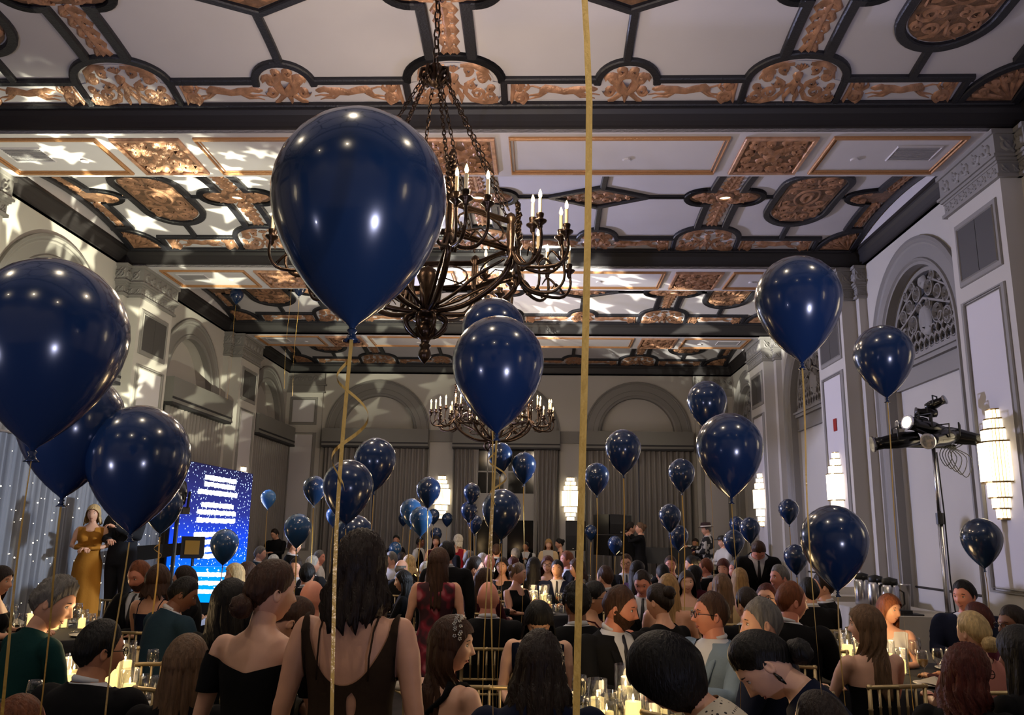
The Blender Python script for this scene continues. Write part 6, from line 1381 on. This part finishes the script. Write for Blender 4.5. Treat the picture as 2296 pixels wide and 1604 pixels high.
# waiters' vests are their own garment
# ---------------------------------------------------------------- held things
def at_front(label, dx, dy, dz):
    for (l, pose, loc, yr, s, d, P, u, v) in OCC:
        if l.startswith(label): c, q = math.cos(yr), math.sin(yr); return (loc[0]+(dx*c-dy*q)*s, loc[1]+(dx*q+dy*c)*s, loc[2]+dz*s), yr
L_, yr = at_front('blond woman standing reading', 0, .30, 1.30); m = MB(); m.box((-.11, -.002, -.14), (.11, .002, .14)); tag(m.build('paper_sheet', M['china'], None, L_), 'white sheet of paper held by the standing blond woman', 'paper').rotation_euler = (-.3, 0, yr)
L_, yr = at_front('singer in a long', 0, .30, 1.50); m = MB(); m.smooth = True; m.tube([(0, .04, -.12), (0, .0, .0)], [.012, .015], 8); m.ell((0, -.012, .02), (.024, .024, .026), 10, 8); tag(m.build('microphone', M['black'], None, L_), 'black microphone in the hands of the singer in profile', 'microphone').rotation_euler = (.3, 0, yr)
L_, yr = at_front('guitarist in a black', 0, .2, 1.05)
t = thing('guitar', 'dark electric guitar held by the man in the hat', 'guitar', L_, yr); m = MB(); m.smooth = True; m.tube([(-.25, .03, -.06), (-.15, .03, -.04), (-.05, .03, 0), (.05, .03, .02)], [.08, .14, .1, .09], 14, flat=.25); m.build('guitar_body', M['gloss'], t); m = MB(); m.tube([(0, .05, 0), (.5, .1, .22)], .018, 6); m.box((.49, .08, .2), (.6, .1, .28)); m.build('neck', M['brass'], t)

# ---------------------------------------------------------------- chiavari chairs
def chair_parts():
    o = {}
    m = MB(); m.smooth = True; m.box((-.19, -.19, .44), (.19, .2, .455)); o['seat'] = (m.mesh('seat', [M['chair']]), 1)
    m = MB(); m.smooth = True; m.lathe([(0, .455), (.2, .455), (.21, .47), (.2, .488), (0, .492)], 20, sy=.98); o['cushion'] = (m.mesh('cushion', [M['cushion']]), 1)
    def bam(a, b, r=.0125):
        m = MB(); m.smooth = True; A, B = Vector(a), Vector(b); n = max(2, int((B-A).length/.13)); pts = []; rs = []
        for i in range(n+1):
            c = A+(B-A)*i/n; d = (B-A).normalized()*.006
            if 0 < i < n: pts += [c-d, c, c+d]; rs += [r, r*1.35, r]
            else: pts.append(c); rs.append(r)
        m.tube(pts, rs, 7); return m.mesh('bar', [M['chair']])
    o['leg'] = ([bam((-.185, .19, 0), (-.175, .18, .45)), bam((.185, .19, 0), (.175, .18, .45))], 2)
    o['back_post'] = ([bam((-.18, -.22, 0), (-.175, -.215, .92)), bam((.18, -.22, 0), (.175, -.215, .92))], 2)
    o['back_rail'] = ([bam((-.19, -.217, .905), (.19, -.217, .905)), bam((-.175, -.217, .70), (.175, -.217, .70), .009), bam((-.175, -.217, .60), (.175, -.217, .60), .009)], 3)
    o['spindle'] = ([bam((-.115+.0575*i, -.217, .70), (-.115+.0575*i, -.217, .90), .0075) for i in range(5)], 5)
    o['stretcher'] = ([bam((-.18, .185, .2), (.18, .185, .2), .009), bam((-.18, -.22, .25), (.18, -.22, .25), .009), bam((-.18, -.22, .22), (-.18, .185, .22), .009), bam((.18, -.22, .22), (.18, .185, .22), .009)], 4)
    return o
CP = chair_parts(); allm = MB()
for k, (a, n) in CP.items():
    for me in (a if isinstance(a, list) else [a]):
        vs = [tuple(v_.co) for v_ in me.vertices]; allm.cur = 1 if k == 'cushion' else 0; allm.smooth = True; allm.add(vs, [tuple(p.vertices) for p in me.polygons])
CH_ALL = allm.mesh('banquet_chair', [M['chair'], M['cushion']])
def chair(loc, rz, label, far):
    if far: return tag(inst('banquet_chair', CH_ALL, None, loc, rz), label, 'chair', 'gold banquet chairs')
    t = thing('banquet_chair', label, 'chair', loc, rz, 'gold banquet chairs')
    for k, (a, n) in CP.items():
        for me in (a if isinstance(a, list) else [a]): inst(k, me, t)
TABLES = []
for (label, pose, loc, yr, s, d, P, u, v) in list(OCC):
    if pose != 'sit' or 'drummer' in label or 'keyboard' in label: continue
    lab = ' '.join(label.split()[:11]); chair((loc[0], loc[1], 0), yr, 'gold banquet chair seating the '+lab, d > 9)
# chairs that stand empty or show clearly between guests
for (u, v, d, rz, lab) in ((325, 1408, 5.4, .2, 'empty gold banquet chair behind the man in the blue suit, left'), (700, 1500, 6.0, 0, None), (230, 1340, 9.3, 3.0, 'empty gold banquet chair at the foot of the stage'), (440, 1420, 4.6, -.3, 'empty gold banquet chair just behind the long ash-haired woman'),
                      (1100, 1440, 4.9, .05, 'gold banquet chair left of the woman looking down, back toward the camera'), (938, 1390, 7.2, .5, 'empty gold banquet chair left of the floral dress'), (1830, 1405, 6.3, 2.7, 'empty gold banquet chair behind the glasses at the right table'), (1545, 1400, 6.6, .4, 'empty gold banquet chair left of the pale blue-grey suit'), (1880, 1390, 7.6, 3.0, 'empty gold banquet chair beyond the right table'), (1500, 1450, 4.3, -.8, 'gold banquet chair edge behind the black bob')):
    if lab: P = at(u, v, Y=d); chair((P[0], P[1], 0), rz, lab, False)

# ---------------------------------------------------------------- tables laid with glasses and candles
prof_w = [(0, .0), (.034, .001), (.034, .003), (.006, .008), (.004, .02), (.004, .085), (.012, .095), (.032, .12), (.038, .15), (.036, .18), (.031, .205), (.0302, .205), (.0352, .18), (.0372, .15), (.031, .121), (.011, .097)]
m = MB(); m.smooth = True; m.lathe(prof_w, 20); G_W = m.mesh('bowl', [M['glass']])
m = MB(); m.smooth = True; m.lathe([(0, .098), (.012, .098), (.031, .122), (.0365, .148), (.0, .149)], 16); G_WL = m.mesh('wine', [M['winetea']]); G_AM = m.mesh('drink', [M['amber']])
m = MB(); m.smooth = True; m.lathe([(0, .002), (.03, .0), (.034, .004), (.037, .09), (.036, .09), (.033, .01), (0, .008)], 18); G_T = m.mesh('tumbler', [M['glass']])
m = MB(); m.smooth = True; m.lathe([(0, .01), (.032, .01), (.035, .06), (0, .06)], 14); G_TL = m.mesh('water_fill', [M['glass']])
def cyl(h, r):
    m = MB(); m.smooth = True; m.lathe([(0, .003), (r, .0), (r, h), (r-.003, h), (r-.003, .006), (0, .006)], 20); return m.mesh('glass_cylinder', [M['glass']])
CY = [(cyl(.30, .058), .19, .038), (cyl(.24, .052), .15, .034), (cyl(.18, .05), .10, .032)]
WX = []
for g, h, r in CY:
    m = MB(); m.smooth = True; m.lathe([(0, .008), (r, .008), (r, h), (r*.7, h+.002), (0, h-.004)], 16); a = m.mesh('candle', [M['wax']])
    m = MB(); m.smooth = True; m.lathe([(0, h), (.006, h+.012), (.003, h+.03), (0, h+.036)], 8); WX.append((g, a, m.mesh('flame', [M['flame']])))
m = MB(); m.smooth = True; m.lathe([(0, .002), (.09, .002), (.135, .014), (.137, .018), (.09, .008), (0, .007)], 28); PL = m.mesh('plate', [M['china']])
m = MB(); m.smooth = True; m.lathe([(0, 0), (.03, 0), (.04, .05), (.042, .055), (.038, .055), (.03, .01)], 16); m.tube([(.038, 0, .04), (.058, 0, .038), (.056, 0, .018), (.034, 0, .012)], .004, 6); CUP = m.mesh('teacup', [M['china']])
m = MB(); m.box((-.06, -.04, 0), (.06, .04, .002)); CARD = m.mesh('menu_card', [M['china']])
m = MB(); m.add([(-.1, -.06, 0), (.1, -.05, 0), (.08, .07, 0), (-.07, .05, 0), (0, 0, .045), (.04, .02, .03)], [(0, 1, 4), (1, 5, 4), (1, 2, 5), (2, 3, 4), (2, 4, 5), (3, 0, 4)]); NAP = m.mesh('napkin', [M['tclothw']])
def table(x, y, r, desc, near, ncand=5, nglass=16, seed=0):
    H = .755; t = thing('banquet_table', 'round table under a black cloth, '+desc, 'table', (x, y, 0), 0, 'round banquet tables')
    m = MB(); m.lathe([(0, H-.025), (r-.02, H-.025), (r-.02, H-.004), (0, H-.004)], 32); m.build('tabletop', M['black'], t)
    for k in range(4): a = k*PI/2+.5; m = MB(); m.tube([(r*.6*math.cos(a), r*.6*math.sin(a), 0), (r*.55*math.cos(a), r*.55*math.sin(a), H-.03)], .018, 6); m.build('leg', M['black'], t)
    m = MB(); m.smooth = True; n = 96; vs = [(0, 0, H)]
    for j, (q, z) in enumerate(((r*.96, H), (r, H-.006), (r+.015, H-.05), (r+.03, .4), (r+.05, .012))):
        for k in range(n): a = 2*PI*k/n; w_ = max(0, (j-1))*.012*math.sin(a*15+math.sin(a*4)*2); vs.append(((q+w_)*math.cos(a), (q+w_)*math.sin(a), z))
    m.add(vs, [(0, 1+k, 1+(k+1) % n) for k in range(n)]+[(1+j*n+k, 1+(j+1)*n+k, 1+(j+1)*n+(k+1) % n, 1+j*n+(k+1) % n) for j in range(4) for k in range(n)])
    tag(m.build('tablecloth', M['tcloth'], None, (x, y, 0)), 'floor-length black cloth on the table '+desc, 'tablecloth', 'black tablecloths')
    def sec(p): return ('right', 'far right', 'far side', 'far left', 'left', 'near left', 'near side', 'near right')[int(((math.atan2(p[1]-y, p[0]-x)+PI/8) % (2*PI))/(PI/4)) % 8]
    rd = random.Random(seed+11); Z = H+.0015; used = []
    def spot(r0, r1, gap):
        for _ in range(40):
            a, q = rd.uniform(0, 2*PI), rd.uniform(r0, r1); p = (x+q*math.cos(a), y+q*math.sin(a))
            if all(math.hypot(p[0]-o[0], p[1]-o[1]) > gap+o[2] for o in used): used.append((p[0], p[1], gap)); return p
        return None
    for k in range(ncand):
        p = spot(0, .27, .06)
        if not p: continue
        g, a, f = WX[k % 3]; c = thing('candle_holder', ('tall', 'middling', 'short')[k % 3]+' pillar candle, '+sec(p)+' of the cluster, table '+desc, 'candle', (p[0], p[1], Z), 0, 'pillar candles on the table '+desc)
        inst('glass_cylinder', g, c); b = inst('candle', a, c); inst('flame', f, b)
    for k in range(nglass):
        p = spot(.28, r-.1, .045)
        if not p: continue
        w = k % 5
        if w < 3:
            c = thing('wine_glass', 'stemmed wine glass at the '+sec(p)+', table '+desc, 'glass', (p[0], p[1], Z), 0, 'wine glasses on the table '+desc); inst('bowl', G_W, c)
            if near and w == 1: inst('wine', G_WL if k % 2 else G_AM, c)
        else:
            c = thing('tumbler', 'short water tumbler at the '+sec(p)+', table '+desc, 'glass', (p[0], p[1], Z), 0, 'water tumblers on the table '+desc); inst('glass_wall', G_T, c)
    if near:
        for k in range(8):
            a = 2*PI*k/8+.2; tag(inst('plate', PL, None, (x+(r-.19)*math.cos(a), y+(r-.19)*math.sin(a), Z)), 'white china plate on the table '+desc, 'plate', 'plates on the table '+desc)
            if k % 3 == 0: tag(inst('napkin', NAP, None, (x+(r-.19)*math.cos(a), y+(r-.19)*math.sin(a), Z+.019), a), 'crumpled pale napkin on a plate, table '+desc, 'napkin', 'napkins on the table '+desc)
            if k % 3 == 1: tag(inst('teacup', CUP, None, (x+(r-.19)*math.cos(a), y+(r-.19)*math.sin(a), Z+.009), a), 'white teacup on a plate, table '+desc, 'cup', 'teacups on the table '+desc)
            if k % 3 == 2: tag(inst('menu_card', CARD, None, (x+(r-.4)*math.cos(a), y+(r-.4)*math.sin(a), Z+.001), a), 'small white card lying on the table '+desc, 'card', 'cards on the table '+desc)
    light('candlelight', 'POINT', (x, y, H+.42), L_TABLE*(1 if near else 1.3), (1, .68, .34), shadow_soft_size=.14)
for k, (x, y, r, desc, near, nc, ng) in enumerate(TABSPEC): table(x, y, r, desc, near, nc, ng, k*7+3)

for u, y_, nm, fill in ((1326, 4.0, 'white wine glass nearest the camera before the front candles', 1), (1378, 3.95, 'water goblet before the front candles, right of the white wine', 0), (1402, 4.25, 'empty wine glass behind the goblet, beside the black bob', 0), (1300, 4.6, 'tall wine glass behind the leftmost front candle', 0)):
    p = at(u, 1590, Y=y_); c = thing('wine_glass', nm, 'glass', (p[0], p[1], .7565)); c.scale = (1.15, 1.15, 1.15); inst('bowl', G_W, c)
    if fill: inst('wine', G_WL, c)
